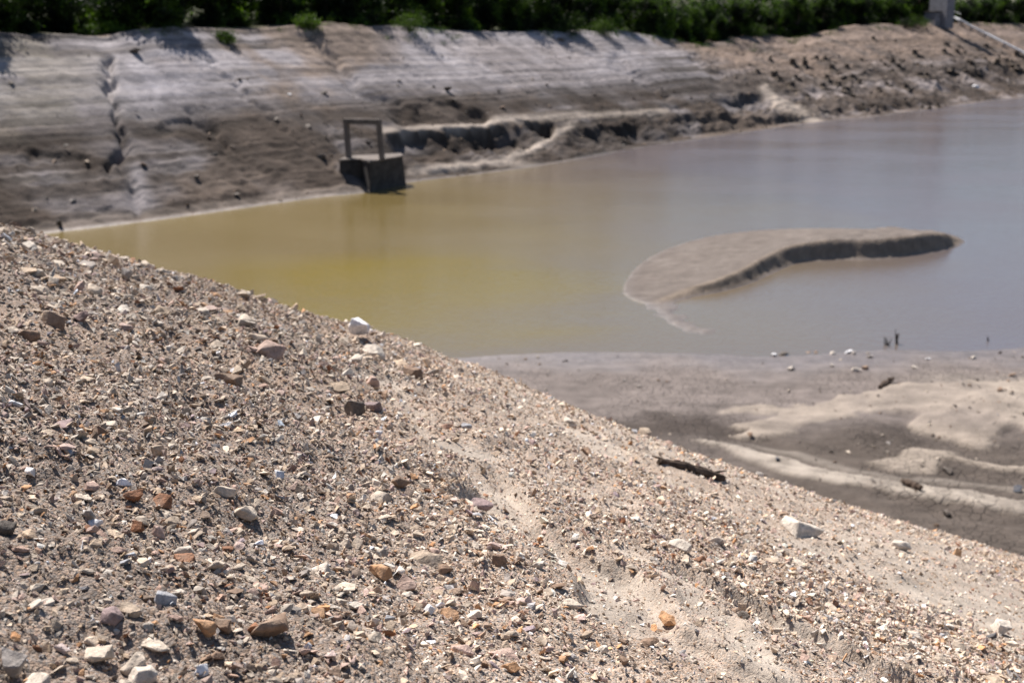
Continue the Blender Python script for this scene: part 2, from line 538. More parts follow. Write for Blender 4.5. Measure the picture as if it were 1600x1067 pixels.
# scarps: a step that drops towards the water along a line
def scarp(pts, height, reach):
    ln = px_line(pts)
    d, sd, pr, _ = poly_dist(PU, PV, ln)
    yv = np.interp(PU, ln[:, 0], ln[:, 1]); below = PV - yv + 9 * fbm(SS * 0.5, TT * 3, 47, 5, .65)
    ends = sstep(0.0, 0.12, pr) * (1 - sstep(0.88, 1.0, pr)) * ((PU > ln[0, 0]) & (PU < ln[-1, 0]))
    return -height * 0.62 * (0.75 + 0.6 * fbm(SS * 0.35, TT * 2, 48, 3)) * sstep(-1.5, 4.0, below) * (1 - sstep(reach * 0.4, reach, below)) * ends * face
dz += scarp([(40, 232), (70, 236), (100, 242), (150, 252)], 0.45, 26)
dz += scarp([(240, 194), (275, 188), (310, 186), (345, 204)], 0.4, 24)
dz += scarp([(600, 206), (660, 204), (720, 199), (830, 190), (870, 194)], 1.5, 52)
dz += scarp([(700, 214), (740, 206), (800, 200), (835, 206)], 0.9, 30)
dz += scarp([(640, 268), (700, 260), (790, 254)], 0.5, 20)
dz += scarp([(880, 205), (1000, 190), (1100, 178), (1180, 168)], 0.9, 40)
dz += scarp([(930, 232), (1050, 205), (1150, 188), (1250, 178)], 0.8, 26)
dz += scarp([(1130, 160), (1180, 142), (1215, 160)], 1.0, 30)
dz += scarp([(1190, 188), (1300, 172), (1420, 160), (1500, 150)], 0.9, 26)
dz += scarp([(1240, 150), (1330, 132), (1420, 128), (1520, 128)], 0.5, 26)
dz += scarp([(1460, 118), (1530, 106), (1640, 100)], 1.2, 50)
dz += scarp([(1430, 172), (1500, 160), (1600, 150)], 0.4, 16)
dz += scarp([(0, 330), (120, 322), (270, 308)], 0.25, 16)
dz += scarp([(640, 165), (700, 160), (770, 176)], 0.6, 34)
# raised, trodden shelf that carries the path
pth1, _, _, _ = poly_dist(PU, PV, px_line([(600, 204), (700, 196), (800, 186), (950, 178), (1040, 172)]))
pth2, _, _, _ = poly_dist(PU, PV, px_line([(780, 252), (830, 230), (870, 208), (895, 192)]))
pth3, _, _, _ = poly_dist(PU, PV, px_line([(640, 268), (720, 258), (790, 252), (850, 264)]))
pth4, _, _, _ = poly_dist(PU, PV, px_line([(1195, 138), (1215, 158), (1245, 172), (1280, 190)]))
paths = np.maximum.reduce([np.exp(-(pth1 / 5) ** 2), np.exp(-(pth2 / 6) ** 2), np.exp(-(pth3 / 5) ** 2), np.exp(-(pth4 / 8) ** 2)])
dz = dz * (1 - 0.55 * paths)
# boulder-like roughness on the flank
lump = fbm(SS * 0.9, TT * 24, 23, 3)
dz += 0.40 * np.clip(lump - 0.25, 0, 1) * face * rock_zone * (1 - sstep(0.5, 0.8, TT))
lip_u = np.interp(PU, [-300, 0, 160, 250, 400, 520, 640, 720, 860, 960, 1040, 1130, 1200, 1240, 1290, 1340, 1440, 1700],
                  [0.2, -0.1, -0.35, 0.15, 0.0, 0.35, 0.3, -0.35, -0.15, 0.0, -0.7, -0.4, -1.0, -1.6, -0.6, 0.0, 0.3, 0.0])
dz += (lip_u + 0.35 * fbm(SS * 0.16, SS * 0, 15, 5, .65)) * sstep(0.74, 1.0, TT) * (1 - 0.5 * sstep(1.3, 2.0, TT))
BZ = BZ + dz
BZ = np.where((TT > 0.02), np.maximum(BZ, 0.02 + 0.15 * TT), BZ)
hill_far = sstep(2.2, 9.0, TT)
BZ = BZ + 22 * hill_far
# colours: bleached silt above, brown below, pinkish dry earth on the flank
def lerp(a, b_, t):
    return a + (b_ - a) * t[..., None]
c_pale = np.array([0.292, 0.264, 0.266]); c_tan = np.array([0.205, 0.158, 0.127]); c_brown = np.array([0.050, 0.037, 0.029])
c_pink = np.array([0.185, 0.136, 0.106]); c_grey = np.array([0.108, 0.093, 0.086]); c_sand = np.array([0.27, 0.225, 0.188])
c_wetm = np.array([0.13, 0.10, 0.08]); c_grass = np.array([0.04, 0.042, 0.018]); c_yellow = np.array([0.19, 0.165, 0.125])
n_big = fbm(SS * 0.07, TT * 2.2, 31, 4); n_mid = fbm(SS * 0.3, TT * 6, 33, 4); strat = fbm(ZU * 2.1, SS * 0.008, 35, 3)
C = np.zeros(BZ.shape + (3,)) + c_grey
C = lerp(C, c_pale, sstep(-0.25, 0.45, strat + 0.5 * n_big + 0.25) * 0.9)
C = lerp(C, c_tan, sstep(0.0, 0.55, n_big + 0.4 * n_mid + 0.35 * np.exp(-((PU - 430) / 130) ** 2) - 0.1))
C = lerp(C, c_yellow, 0.55 * np.exp(-((PU - 60) / 130) ** 2) * sstep(-0.2, 0.4, n_mid + strat))
C = lerp(C, c_pale * 1.06, 0.75 * sstep(560, 660, PU) * (1 - sstep(980, 1060, PU)) * (1 - sstep(128, 165, PV)))
C = lerp(C, c_pale * np.array([0.96, 0.98, 1.02]), 0.8 * np.exp(-(((PU - 250) / 75) ** 2 + ((PV - 130) / 50) ** 2)))
C = lerp(C, c_tan * 0.9, 0.8 * np.exp(-(((PU - 690) / 90) ** 2 + ((PV - 172) / 22) ** 2)))
lowm = 1 - sstep(0.44, 0.62, TT + 0.07 * n_mid + 0.04 * n_big)
C = lerp(C, c_brown, lowm * np.clip(0.90 + 0.35 * n_mid, 0, 1) * (1 - 0.45 * rock_zone) * (1 - sstep(1000, 1100, PU) * 0.3))
C = lerp(C, c_brown * 1.25, 0.6 * np.exp(-(((PU - 430) / 60) ** 2 + ((PV - 200) / 35) ** 2)))
C = lerp(C, c_pink * (1 + 0.0), rock_zone * (1 - 0.7 * lowm) * 0.9)
C = lerp(C, c_grey * 0.9, rock_zone * 0.5 * sstep(0.1, 0.5, n_mid) * (1 - lowm))
C = lerp(C, c_brown * 0.95, rock_zone * lowm * 0.75 * sstep(-0.4, 0.3, n_mid))
C = lerp(C, c_sand * 1.15, np.clip(paths * 1.2, 0, 1) * 0.95)
fan = np.exp(-((PU - (212 + (PV - 255) * 0.10)) / (5 + np.clip(PV - 240, 0, 200) * 0.24)) ** 2) * sstep(250, 270, PV) * (1 - sstep(318, 335, PV))
C = lerp(C, c_pale * 0.85, fan * 0.7)
toe = 1 - sstep(0.03, 0.075, TT + 0.01 * n_mid)
C = lerp(C, c_sand * np.array([0.95, 0.93, 0.93]), toe * (1 - sstep(620, 690, PU)) * 0.6)
wetb = (1 - sstep(0.0, 0.03, TT))
C = lerp(C, c_wetm, wetb * 0.7)
dkl = fbm(ZU * 4.5, SS * 0.015, 36, 3)
fine_l = fbm(ZU * 5.5, SS * 0.02, 37, 4, .75)
streak_d = fbm(SS * 0.9, TT * 0.8, 38, 4, .6) + 1.1 * fbm(SS * 0.16 + 0.5 * fbm(SS * .1, TT * 2, 44, 2), TT * 0.5, 45, 3)
C = C * (1 + 0.22 * fine_l + 0.13 * streak_d + 0.12 * fbm(SS * 1.5, TT * 26, 39, 4, .7))[..., None]
C = C * (1 - 0.28 * sstep(0.12, 0.5, dkl + 0.3 * n_mid) * (1 - sstep(1.0, 1.1, TT)))[..., None]
C = C * (1 + 0.18 * strat * (1 - sstep(1.0, 1.1, TT)) + 0.10 * bench2)[..., None]
C = lerp(C, c_grass, sstep(1.05, 1.25, TT + 0.06 * n_mid))
C = np.clip(C, 0.02, 0.7)
bank_me = mesh_from('far_bank', np.stack([BX, BY, BZ], -1).reshape(-1, 3), grid_faces(NROW, NCOL), C.reshape(-1, 3),
                    attrs={'wet': (wetb * 0.8).ravel(), 'crack': np.zeros(BZ.size)})
bank = obj('far_bank', bank_me, m_bank, kind='structure')

# quick lookup of the finished bank: nearest vertex to a sight line, and height at a plan position
PU2, PV2 = proj(BX, BY, BZ)
def bank_at_px(u, v):
    d = (PU2 - u) ** 2 + (PV2 - v) ** 2 + np.where((TT < 0) | (TT > 1.3), 1e6, 0)
    i = np.argmin(d)
    return np.array([BX.flat[i], BY.flat[i], BZ.flat[i]]), (i // NCOL, i % NCOL)
def bank_z(x, y):
    i = np.argmin((BX - x) ** 2 + (BY - y) ** 2)
    return float(BZ.flat[i])

# ------------------------------------------------------------------ sandbar
near_edge = smooth_line([at(u, v, 0.0) for u, v in [(1035, 478), (1085, 464), (1130, 455), (1175, 442), (1212, 425), (1248, 411), (1300, 406), (1380, 404), (1440, 397), (1490, 388), (1508, 378)]], 8)
far_edge = smooth_line([at(u, v, 0.0) for u, v in [(1508, 378), (1480, 367), (1400, 361), (1250, 358), (1130, 367), (1050, 387), (1000, 414), (975, 450), (990, 468), (1035, 478)]], 8)
spit = smooth_line([at(u, v, 0.0) for u, v in [(1020, 462), (1040, 485), (1052, 500), (1072, 510), (1092, 515)]], 8)
outline = np.vstack([near_edge, far_edge[1:-1]])
x0, x1 = outline[:, 0].min() - 2.5, outline[:, 0].max() + 2.5
y0, y1 = outline[:, 1].min() - 6, outline[:, 1].max() + 3
nxg, nyg = 250, 250
gx, gy = np.meshgrid(np.linspace(x0, x1, nxg), np.linspace(y0, y1, nyg))
inside = in_poly(gx, gy, [tuple(p) for p in outline])
dn, _, prn, _ = poly_dist(gx, gy, near_edge)
df, _, prf, _ = poly_dist(gx, gy, far_edge)
ds, _, prs, _ = poly_dist(gx, gy, spit)
nz1 = fbm(gx * 0.9, gy * 0.5, 51, 4)
near_ragged = 0.10 * fbm(gx * 1.3, gy * 1.3, 59, 4, .65)
cliff_h = (1 + 0.5 * near_ragged) * np.interp(prn, [0, 0.12, 0.3, 0.6, 0.85, 1.0], [0.22, 0.42, 0.62, 0.82, 0.80, 0.40])
wall_w = 0.16 + 0.10 * nz1
zc = cliff_h * sstep(0.0, 1.0, (dn + 0.05 * fbm(gx * 0.6, gy * 0.6, 52, 5, .7)) / (0.66 + 0.12 * nz1))
zf = 0.05 + df * np.interp(prf, [0, 0.12, 0.3, 0.7, 1], [0.34, 0.22, 0.13, 0.10, 0.06])
z_in = np.minimum(zc, zf) + 0.03 * fbm(gx * 0.7, gy * 0.7, 53, 3) * sstep(0.2, 1.0, np.minimum(dn, df)) + 0.012 * fbm(gx * 4, gy * 4, 54, 3)
dmin = np.minimum(dn, df)
zi = np.where(inside, np.maximum(z_in, 0.01), -0.45 * np.minimum(dmin, 1.5))
zsp = 0.06 * np.exp(-(ds / (0.42 + 0.25 * fbm(gx * 1.2, gy * 1.2, 55, 2))) ** 2) - 0.018 + 0.02 * fbm(gx * 2.5, gy * 1.5, 56, 3) - 0.5 * sstep(0.5, 2.0, ds)
zi = np.maximum(zi, zsp)
cs = np.zeros(gx.shape + (3,)) + np.array([0.135, 0.112, 0.097])
cs = lerp(cs, np.array([0.165, 0.139, 0.121]), sstep(-0.3, 0.6, nz1) * 0.7)
edge = (1 - sstep(0.45, 0.75, dn)) * inside
cs = lerp(cs, np.array([0.20, 0.158, 0.122]), edge * 0.9)  # cut face made paler, lightening its shade through the colour
cs = lerp(cs, np.array([0.115, 0.095, 0.083]), 0.6 * (1 - sstep(0.1, 1.2, df + 0.5 * nz1)) * inside)
wets = 1 - sstep(0.0, 0.10, zi)
cs = lerp(cs, np.array([0.105, 0.083, 0.071]), wets * 0.8)
cs = cs * (1 + 0.16 * fbm(gx * 1.2, gy * 2.4, 57, 5, .65) + 0.12 * edge * fbm(zi * 14, gx * 0.1, 58, 2))[..., None]
obj('sandbar', mesh_from('sandbar', np.stack([gx, gy, zi], -1).reshape(-1, 3), grid_faces(nyg, nxg), np.clip(cs, 0.02, 0.7).reshape(-1, 3),
    attrs={'wet': (wets * 0.9).ravel(), 'crack': (0.6 * sstep(-0.1, 0.4, nz1) * (1 - wets)).ravel()}), m_mud, kind='structure')

# ------------------------------------------------------------------ mud flat below the near slope
waterline = smooth_line([at(u, v, 0.0) for u, v in [(300, 590), (500, 578), (600, 570), (700, 561), (800, 553), (960, 549), (1100, 553), (1200, 556), (1300, 551), (1400, 546), (1500, 548), (1600, 542), (1750, 530), (2000, 520), (2400, 505)]], 8)
NM, NY_ = 420, 320
mg, yg = np.meshgrid(np.linspace(-0.62, 0.78, NM), np.exp(np.linspace(math.log(15.5), math.log(52), NY_)))
mx_, my_ = mg * yg, yg
wl_y = np.interp(mx_, waterline[:, 0], waterline[:, 1])
off = wl_y - my_ + 0.12 * fbm(mx_ * 0.5, my_ * 0.5, 61, 3)       # metres inland of the water's edge
mz = np.where(off > 0, 0.018 * off + 0.0012 * off ** 2, 0.12 * off)
mz = np.maximum(mz, -1.6)
mu, mv = proj(mx_, my_, mz + 0.1)
land = sstep(0.0, 2.0, off)
def mline(pts):
    return np.array(smooth_line([at(u, v, 0.35) for u, v in pts], 8))
def mpatch(pts, soft, wob=1.0):
    """soft mask of a patch outlined on the mud"""
    wob_x = mx_ + 0.35 * wob * fbm(mx_ * 0.8, my_ * 0.8, 71, 5, .6); wob_y = my_ + 0.6 * wob * fbm(mx_ * 0.8, my_ * 0.6, 72, 5, .6)
    pl = [at(u, v, 0.35) for u, v in pts]
    ins = in_poly(wob_x, wob_y, pl)
    d, _, _, _ = poly_dist(wob_x, wob_y, pl + [pl[0]])
    return sstep(-soft, soft, np.where(ins, d, -d))
sandA = mpatch([(1118, 634), (1150, 626), (1240, 626), (1320, 618), (1390, 602), (1440, 592), (1520, 586), (1700, 584), (1700, 690), (1600, 672), (1540, 690), (1490, 684), (1440, 664), (1430, 640), (1380, 640), (1330, 646), (1270, 650), (1240, 664), (1205, 682), (1170, 690), (1150, 684), (1180, 672), (1150, 662), (1142, 652), (1190, 650), (1220, 640), (1160, 638)], 0.12)
sandB = mpatch([(1350, 716), (1400, 706), (1440, 696), (1500, 698), (1480, 712), (1540, 724), (1620, 730), (1620, 742), (1540, 738), (1480, 730), (1420, 738), (1380, 730)], 0.12)
ledge = mpatch([(1080, 686), (1130, 697), (1230, 722), (1330, 743), (1440, 765), (1540, 786), (1700, 818), (1700, 826), (1600, 812), (1500, 797), (1400, 781), (1300, 760), (1220, 742), (1150, 716)], 0.05, 0.3)
ledge2 = mpatch([(1130, 690), (1250, 706), (1400, 744), (1640, 776), (1640, 786), (1400, 754), (1240, 716)], 0.15, 0.4)
flat_dark = mpatch([(900, 640), (1000, 640), (1110, 640), (1180, 655), (1230, 690), (1340, 660), (1430, 655), (1460, 690), (1400, 705), (1340, 722), (1250, 712), (1100, 690), (1000, 675)], 0.8)
mz = mz + land * sstep(0, 4, off) * (0.05 * fbm(mx_ * 0.35, my_ * 0.35, 63, 3) + 0.025 * fbm(mx_ * 1.6, my_ * 1.4, 64, 4) + 0.008 * fbm(mx_ * 6, my_ * 6, 65, 3))
mz = mz + 0.08 * sandA + 0.05 * sandA * fbm(mx_ * 0.6, my_ * 0.5, 66, 3) + 0.06 * sandB + 0.08 * ledge + 0.03 * ledge2
mz = np.where(off > 0.2, np.maximum(mz, 0.012 + 0.012 * off), mz)
mound = np.exp(-(((mu - 1530) / 90) ** 2 + ((mv - 630) / 34) ** 2))
mz = mz + 0.15 * mound * (1 + 0.5 * fbm(mx_ * 1.1, my_ * 0.9, 67, 4))
for pts, wd, dp in (([(1120, 646), (1180, 652), (1290, 690), (1330, 700)], 0.35, 0.10), ([(1430, 640), (1440, 670), (1500, 700), (1600, 690)], 0.6, 0.22),
                    ([(1250, 768), (1380, 800), (1500, 822), (1640, 850)], 0.35, 0.30), ([(1380, 782), (1500, 812), (1640, 830)], 0.25, 0.2),
                    ([(1440, 745), (1520, 752), (1640, 752)], 0.4, 0.18)):
    d, _, _, _ = poly_dist(mx_, my_ + 0.5 * fbm(mx_ * 0.6, my_ * 0.6, 68, 3), mline(pts))
    mz = mz - 0.4 * dp * np.exp(-(d / wd) ** 2)
tl_ = sstep(770, 850, mv - (mu - 1250) * 0.25 + 60)
n_m = fbm(mx_ * 0.5, my_ * 0.4, 75, 4); n_f = fbm(mx_ * 2.2, my_ * 2.0, 76, 4)
cm = np.zeros(mx_.shape + (3,)) + np.array([0.134, 0.112, 0.101])
cm = lerp(cm, np.array([0.152, 0.127, 0.114]), sstep(-0.4, 0.5, n_m) * 0.8)
cm = lerp(cm, np.array([0.052, 0.041, 0.035]), flat_dark * 0.95)
cm = lerp(cm, np.array([0.082, 0.066, 0.055]), sstep(640, 700, mv) * (0.55 + 0.4 * sstep(1100, 1250, mu)))
cm = lerp(cm, np.array([0.20, 0.17, 0.145]), np.exp(-((mv - 590) / 10) ** 2) * sstep(1380, 1480, mu) * 0.7)
c_sandm = np.array([0.300, 0.250, 0.203])
cm = lerp(cm, c_sandm, np.clip(sandA * (0.75 + 0.4 * n_m), 0, 1))
cm = lerp(cm, c_sandm * 0.92, np.clip(sandB * 0.85, 0, 1))
cm = lerp(cm, np.array([0.310, 0.266, 0.222]), np.clip(ledge * (0.9 + 0.3 * n_f), 0, 1))
cm = lerp(cm, np.array([0.200, 0.170, 0.143]), np.clip(ledge2 * 0.7, 0, 1))
cm = cm * (1 + 0.10 * (1 - sstep(5, 9, off)) * (1 - sandA))[..., None]
wetm = 1 - sstep(0.0, 3.6, off + 1.2 * n_m)
cm = lerp(cm, np.array([0.118, 0.099, 0.095]), wetm * 0.9)
n_s = fbm(mx_ * 0.5 + my_ * 0.2, my_ * 2.6, 77, 5, .6)
cm = cm * (1 + 0.12 * n_f + 0.16 * n_s)[..., None]
crack = np.clip((1 - wetm) * (1 - 0.8 * sandA) * sstep(-0.3, 0.4, n_m + 0.3), 0, 1)
mud_me = mesh_from('mud_flat', np.stack([mx_, my_, mz], -1).reshape(-1, 3), grid_faces(NY_, NM), np.clip(cm, 0.02, 0.7).reshape(-1, 3),
                   attrs={'wet': np.clip(wetm * 0.85, 0, 1).ravel(), 'crack': crack.ravel()})
obj('mud_flat', mud_me, m_mud, kind='structure')
MU2, MV2 = proj(mx_, my_, mz)
def mud_at_px(u, v):
    i = np.argmin((MU2 - u) ** 2 + (MV2 - v) ** 2)
    return np.array([mx_.flat[i], my_.flat[i], mz.flat[i]])

# ------------------------------------------------------------------ near gravel slope
A_, B0, K_, EYE = 0.341, 0.019, 0.0124, 1.5
def slope_base(x, y):
    yp = np.maximum(y, 0)
    z = CAM_H - EYE - A_ * x - B0 * y - K_ * yp * yp
    # shoulder that lifts the skyline of the slope a little
    z = z + 0.13 * np.exp(-(((x + 1.1) / 1.7) ** 2 + ((y - 10.3) / 2.4) ** 2))
    return z
def slope_hit(u, v):
    """first point of the smooth slope along a sight line"""
    X, Y, Z = ray(u, v)
    t = 1.2
    while t < 30:
        if CAM_H + Z * t < slope_base(X * t, Y * t):
            break
        t += 0.01
    return float(X * t), float(Y * t)
def on_slope(pts):
    return [slope_hit(u, v) for u, v in pts]
rill_lines = [
    (on_slope([(700, 690), (770, 770), (840, 835), (900, 880), (960, 930), (1030, 985), (1090, 1030), (1150, 1066), (1230, 1110)]), 0.17, 0.075),
    (on_slope([(1040, 880), (1110, 920), (1190, 955), (1260, 1000), (1340, 1042), (1400, 1070), (1450, 1100)]), 0.12, 0.08),
    (on_slope([(840, 640), (920, 690), (1010, 735), (1120, 790), (1260, 850), (1400, 905), (1600, 985)]), 0.20, 0.02),
    (on_slope([(560, 590), (640, 640), (700, 690)]), 0.16, 0.015),
    (on_slope([(960, 840), (1040, 900), (1100, 960), (1180, 1060)]), 0.12, 0.02),
]
def slope_fields(x, y):
    z = slope_base(x, y)
    clay = np.zeros(np.shape(x)); cut = np.zeros(np.shape(x))
    wx = x + 0.10 * fbm(x * 2.2, y * 2.2, 81, 3); wy = y + 0.10 * fbm(x * 2.2, y * 2.2, 82, 3)
    for ln, wd, dp in rill_lines:
        d, sd, pr, _ = poly_dist(wx, wy, ln)
        ends = sstep(0, 0.1, pr)
        clay = np.maximum(clay, (1 - sstep(wd * 0.6, wd * 1.3, d)) * ends)
        cut = np.maximum(cut, dp * (1 - sstep(wd * 0.62, wd * 1.05, d)) * ends)
    u, v = proj(x, y, z)
    sky_v = np.interp(u, [0, 350, 700, 1000, 1600], [355, 465, 568, 680, 880])
    fine = np.exp(-((v - sky_v - np.interp(u, [500, 800, 1100, 1600], [10, 26, 48, 70])) / np.interp(u, [500, 800, 1100, 1600], [10, 22, 44, 60])) ** 2) * sstep(600, 800, u)
    clay = np.maximum(clay * np.clip(0.66 + 0.75 * fbm(x * 3, y * 3, 80, 4), 0, 1), 0.55 * fine)
    clay = np.clip(clay + 0.35 * fbm(x * 1.3, y * 1.3, 83, 3) * sstep(500, 900, u), 0, 1)
    rough = 1 - 0.75 * clay
    left = 1 - sstep(420, 760, u)
    z = z + 0.045 * fbm(x * 0.55, y * 0.55, 84, 3)
    z = z + rough * (0.035 * fbm(x * 2.3, y * 2.3, 85, 4) * (0.6 + 0.6 * left) + 0.010 * fbm(x * 11, y * 11, 86, 3)) + 0.0045 * fbm(x * 38, y * 38, 87, 3) * (0.35 + 0.65 * rough)
    # small crumbled edges
    stepn = fbm(x * 1.7 + 3, y * 1.7, 88, 4)
    z = z + 0.018 * sstep(-0.04, 0.06, stepn) * (0.4 + 0.6 * rough)
    return z - cut, clay, left, u, v
NA, NR = 450, 540
mgr, ygr = np.meshgrid(np.linspace(-1, 1, NA), np.exp(np.linspace(math.log(1.15), math.log(27), NR)))
hx, hy = mgr * (0.60 * ygr + 1.2), ygr
hz, clay, left, hu, hv = slope_fields(hx, hy)
nA = fbm(hx * 1.1, hy * 1.1, 91, 4); nB = fbm(hx * 6, hy * 6, 92, 3)
ch = np.zeros(hx.shape + (3,)) + np.array([0.350, 0.290, 0.238])
ch = lerp(ch, np.array([0.215, 0.179, 0.152]), left * 0.85)
ch = lerp(ch, np.array([0.335, 0.262, 0.205]), sstep(0.0, 0.6, nA) * 0.5)
ch = lerp(ch, np.array([0.405, 0.347, 0.288]), np.clip(clay, 0, 1) * 0.8)
ch = ch * (1 + 0.12 * nB)[..., None]
grit = np.clip(1.0 - 0.8 * clay, 0, 1)
# skirt behind and beside the viewer so that the slope goes on
obj('gravel_slope', mesh_from('gravel_slope', np.stack([hx, hy, hz], -1).reshape(-1, 3), grid_faces(NR, NA), np.clip(ch, 0.02, 0.7).reshape(-1, 3),
    attrs={'grit': grit.ravel()}), m_soil, kind='structure')

# ================================================================== STONES
def hull_stone(seed, n, flat, long, power=0.75):
    """angular stone: hull of points on a stretched, boxy blob; longest side about 1"""
    r = random.Random(seed)
    bm = bmesh.new()
    for i in range(n):
        d = Vector((r.gauss(0, 1), r.gauss(0, 1), r.gauss(0, 1))).normalized()
        q = max(abs(d.x), abs(d.y), abs(d.z))
        d = d * (1 - power + power / q) if power else d
        d *= r.uniform(0.78, 1.0)
        bm.verts.new((d.x * 0.5, d.y * 0.5 * long, d.z * 0.5 * flat))
    res = bmesh.ops.convex_hull(bm, input=bm.verts)
    junk = list({e for e in res['geom_interior'] + res['geom_unused'] if isinstance(e, bmesh.types.BMVert)})
    bmesh.ops.delete(bm, geom=junk, context='VERTS')
    bmesh.ops.triangulate(bm, faces=bm.faces)
    bmesh.ops.recalc_face_normals(bm, faces=bm.faces)
    return bm

def bm_arrays(bm):
    bm.verts.index_update()
    v = np.array([q.co[:] for q in bm.verts]); f = np.array([[q.index for q in p.verts] for p in bm.faces])
    return v, f

templates = []
for i in range(36):
    bm = hull_stone(100 + i, random.choice((7, 8, 9)), random.uniform(0.22, 0.58), random.uniform(0.55, 0.95))
    templates.append(bm_arrays(bm)); bm.free()
n_big_t = len(templates)
for i in range(24):
    bm = hull_stone(200 + i, 7, random.uniform(0.35, 0.8), random.uniform(0.55, 0.95))
    templates.append(bm_arrays(bm)); bm.free()

def detail_stone(seed, flat=0.6, long=0.8, n=14):
    bm = hull_stone(seed, n, flat, long)
    bmesh.ops.dissolve_limit(bm, angle_limit=math.radians(14), verts=bm.verts, edges=bm.edges)
    bmesh.ops.bevel(bm, geom=list(bm.edges), offset=0.022, segments=1, affect='EDGES', profile=0.6)
    bmesh.ops.triangulate(bm, faces=bm.faces)
    long_e = [e for e in bm.edges if e.calc_length() > 0.16]
    bmesh.ops.subdivide_edges(bm, edges=long_e, cuts=2, use_grid_fill=True)
    bmesh.ops.triangulate(bm, faces=bm.faces)
    for v in bm.verts:
        c = v.co
        k = math.sin(c.x * 9 + seed) * math.sin(c.y * 11 + seed * 1.7) * math.sin(c.z * 13 + seed * 0.6)
        k2 = math.sin(c.x * 27 + seed * 2) * math.sin(c.y * 23 + seed) * math.sin(c.z * 31)
        v.co += v.normal * (0.022 * k + 0.010 * k2)
    me = bpy.data.meshes.new('stone')
    bm.normal_update()
    bm.to_mesh(me); bm.free()
    for p in me.polygons:
        p.use_smooth = True
    me.set_sharp_from_angle(angle=math.radians(24))
    me.materials.append(m_rock)
    return me

PAL = {  # linear albedo
    'tan': (0.44, 0.34, 0.25), 'beige': (0.53, 0.44, 0.35), 'pinkish': (0.45, 0.315, 0.255), 'orange': (0.46, 0.255, 0.13),
    'rusty': (0.27, 0.125, 0.065), 'brown': (0.235, 0.155, 0.105), 'grey': (0.31, 0.272, 0.245), 'mauve': (0.29, 0.21, 0.20),
    'pale': (0.62, 0.535, 0.445), 'white': (0.78, 0.76, 0.76), 'dark': (0.11, 0.09, 0.075), 'bluish grey': (0.33, 0.325, 0.335), 'charcoal': (0.05, 0.055, 0.07)}
names_w = [('tan', .27), ('beige', .25), ('pinkish', .14), ('orange', .04), ('rusty', .018), ('brown', .075), ('grey', .05), ('mauve', .03), ('pale', .125), ('bluish grey', .008), ('white', .012)]
cn = [a for a, _ in names_w]; cwt = np.array([b_ for _, b_ in names_w]); cwt /= cwt.sum()
palarr = np.array([PAL[a] for a in cn])

# scatter: (size range in m, stones per square metre on stony ground, farthest y)
classes = [((0.007, 0.014), 3900, 5.4), ((0.013, 0.028), 1750, 12.0), ((0.028, 0.050), 390, 12.4), ((0.050, 0.085), 11.0, 12.4), ((0.065, 0.125), 20.0, 12.2)]
px_, py_, ps_ = [], [], []
for (lo, hi), dens, ymax in classes:
    y_lo = 1.7
    half = lambda q: 0.50 * q + 0.75
    ycdf = np.linspace(y_lo, ymax, 400); cdf = np.cumsum(half(ycdf)); cdf = cdf / cdf[-1]
    area = 2 * np.mean(half(ycdf)) * (ymax - y_lo)
    n = int(area * dens)
    yy = np.interp(rng.uniform(0, 1, n), cdf, ycdf); xx = half(yy) * rng.uniform(-1, 1, n)
    z, cl, lf, u, v = slope_fields(xx, yy)
    # stony streaks and sparse ones
    patch = 0.75 + 0.55 * fbm(xx * 0.9, yy * 0.9, 101, 3) + 0.3 * fbm(xx * 3, yy * 3, 102, 2)
    streak = np.exp(-(((u - 660) * 0.70 - (v - 880) * 0.72) / 120) ** 2) + np.exp(-(((v - 980) - (u - 1400) * 0.42) / 70) ** 2) * sstep(950, 1150, u)
    p = np.clip(patch * (1 - 0.9 * cl) * (0.75 + 0.3 * lf + 0.5 * streak), 0.24 if lo < 0.02 else 0.04, 1)
    if lo > 0.025:
        p = p * (0.5 + 0.5 * lf + 0.7 * streak)
    if lo > 0.06:
        p = p * lf * sstep(5.0, 7.0, yy)
    keep = rng.uniform(0, 1, n) < p
    s = lo * (hi / lo) ** (rng.uniform(0, 1, n) ** 1.3)
    px_.append(xx[keep]); py_.append(yy[keep]); ps_.append(s[keep])
px_ = np.concatenate(px_); py_ = np.concatenate(py_); ps_ = np.concatenate(ps_)
pz_, pcl, plf, pu_, pv_ = slope_fields(px_, py_)
ncol = rng.choice(len(cn), len(px_), p=cwt)
pcol = palarr[ncol] * rng.uniform(0.75, 1.3, (len(px_), 1)) * (1 + rng.normal(0, 0.04, (len(px_), 1)) * np.array([1.0, 0.0, -1.2]))
pcol = np.clip(pcol * (1.22 - 0.34 * plf)[:, None], 0.02, 0.86)

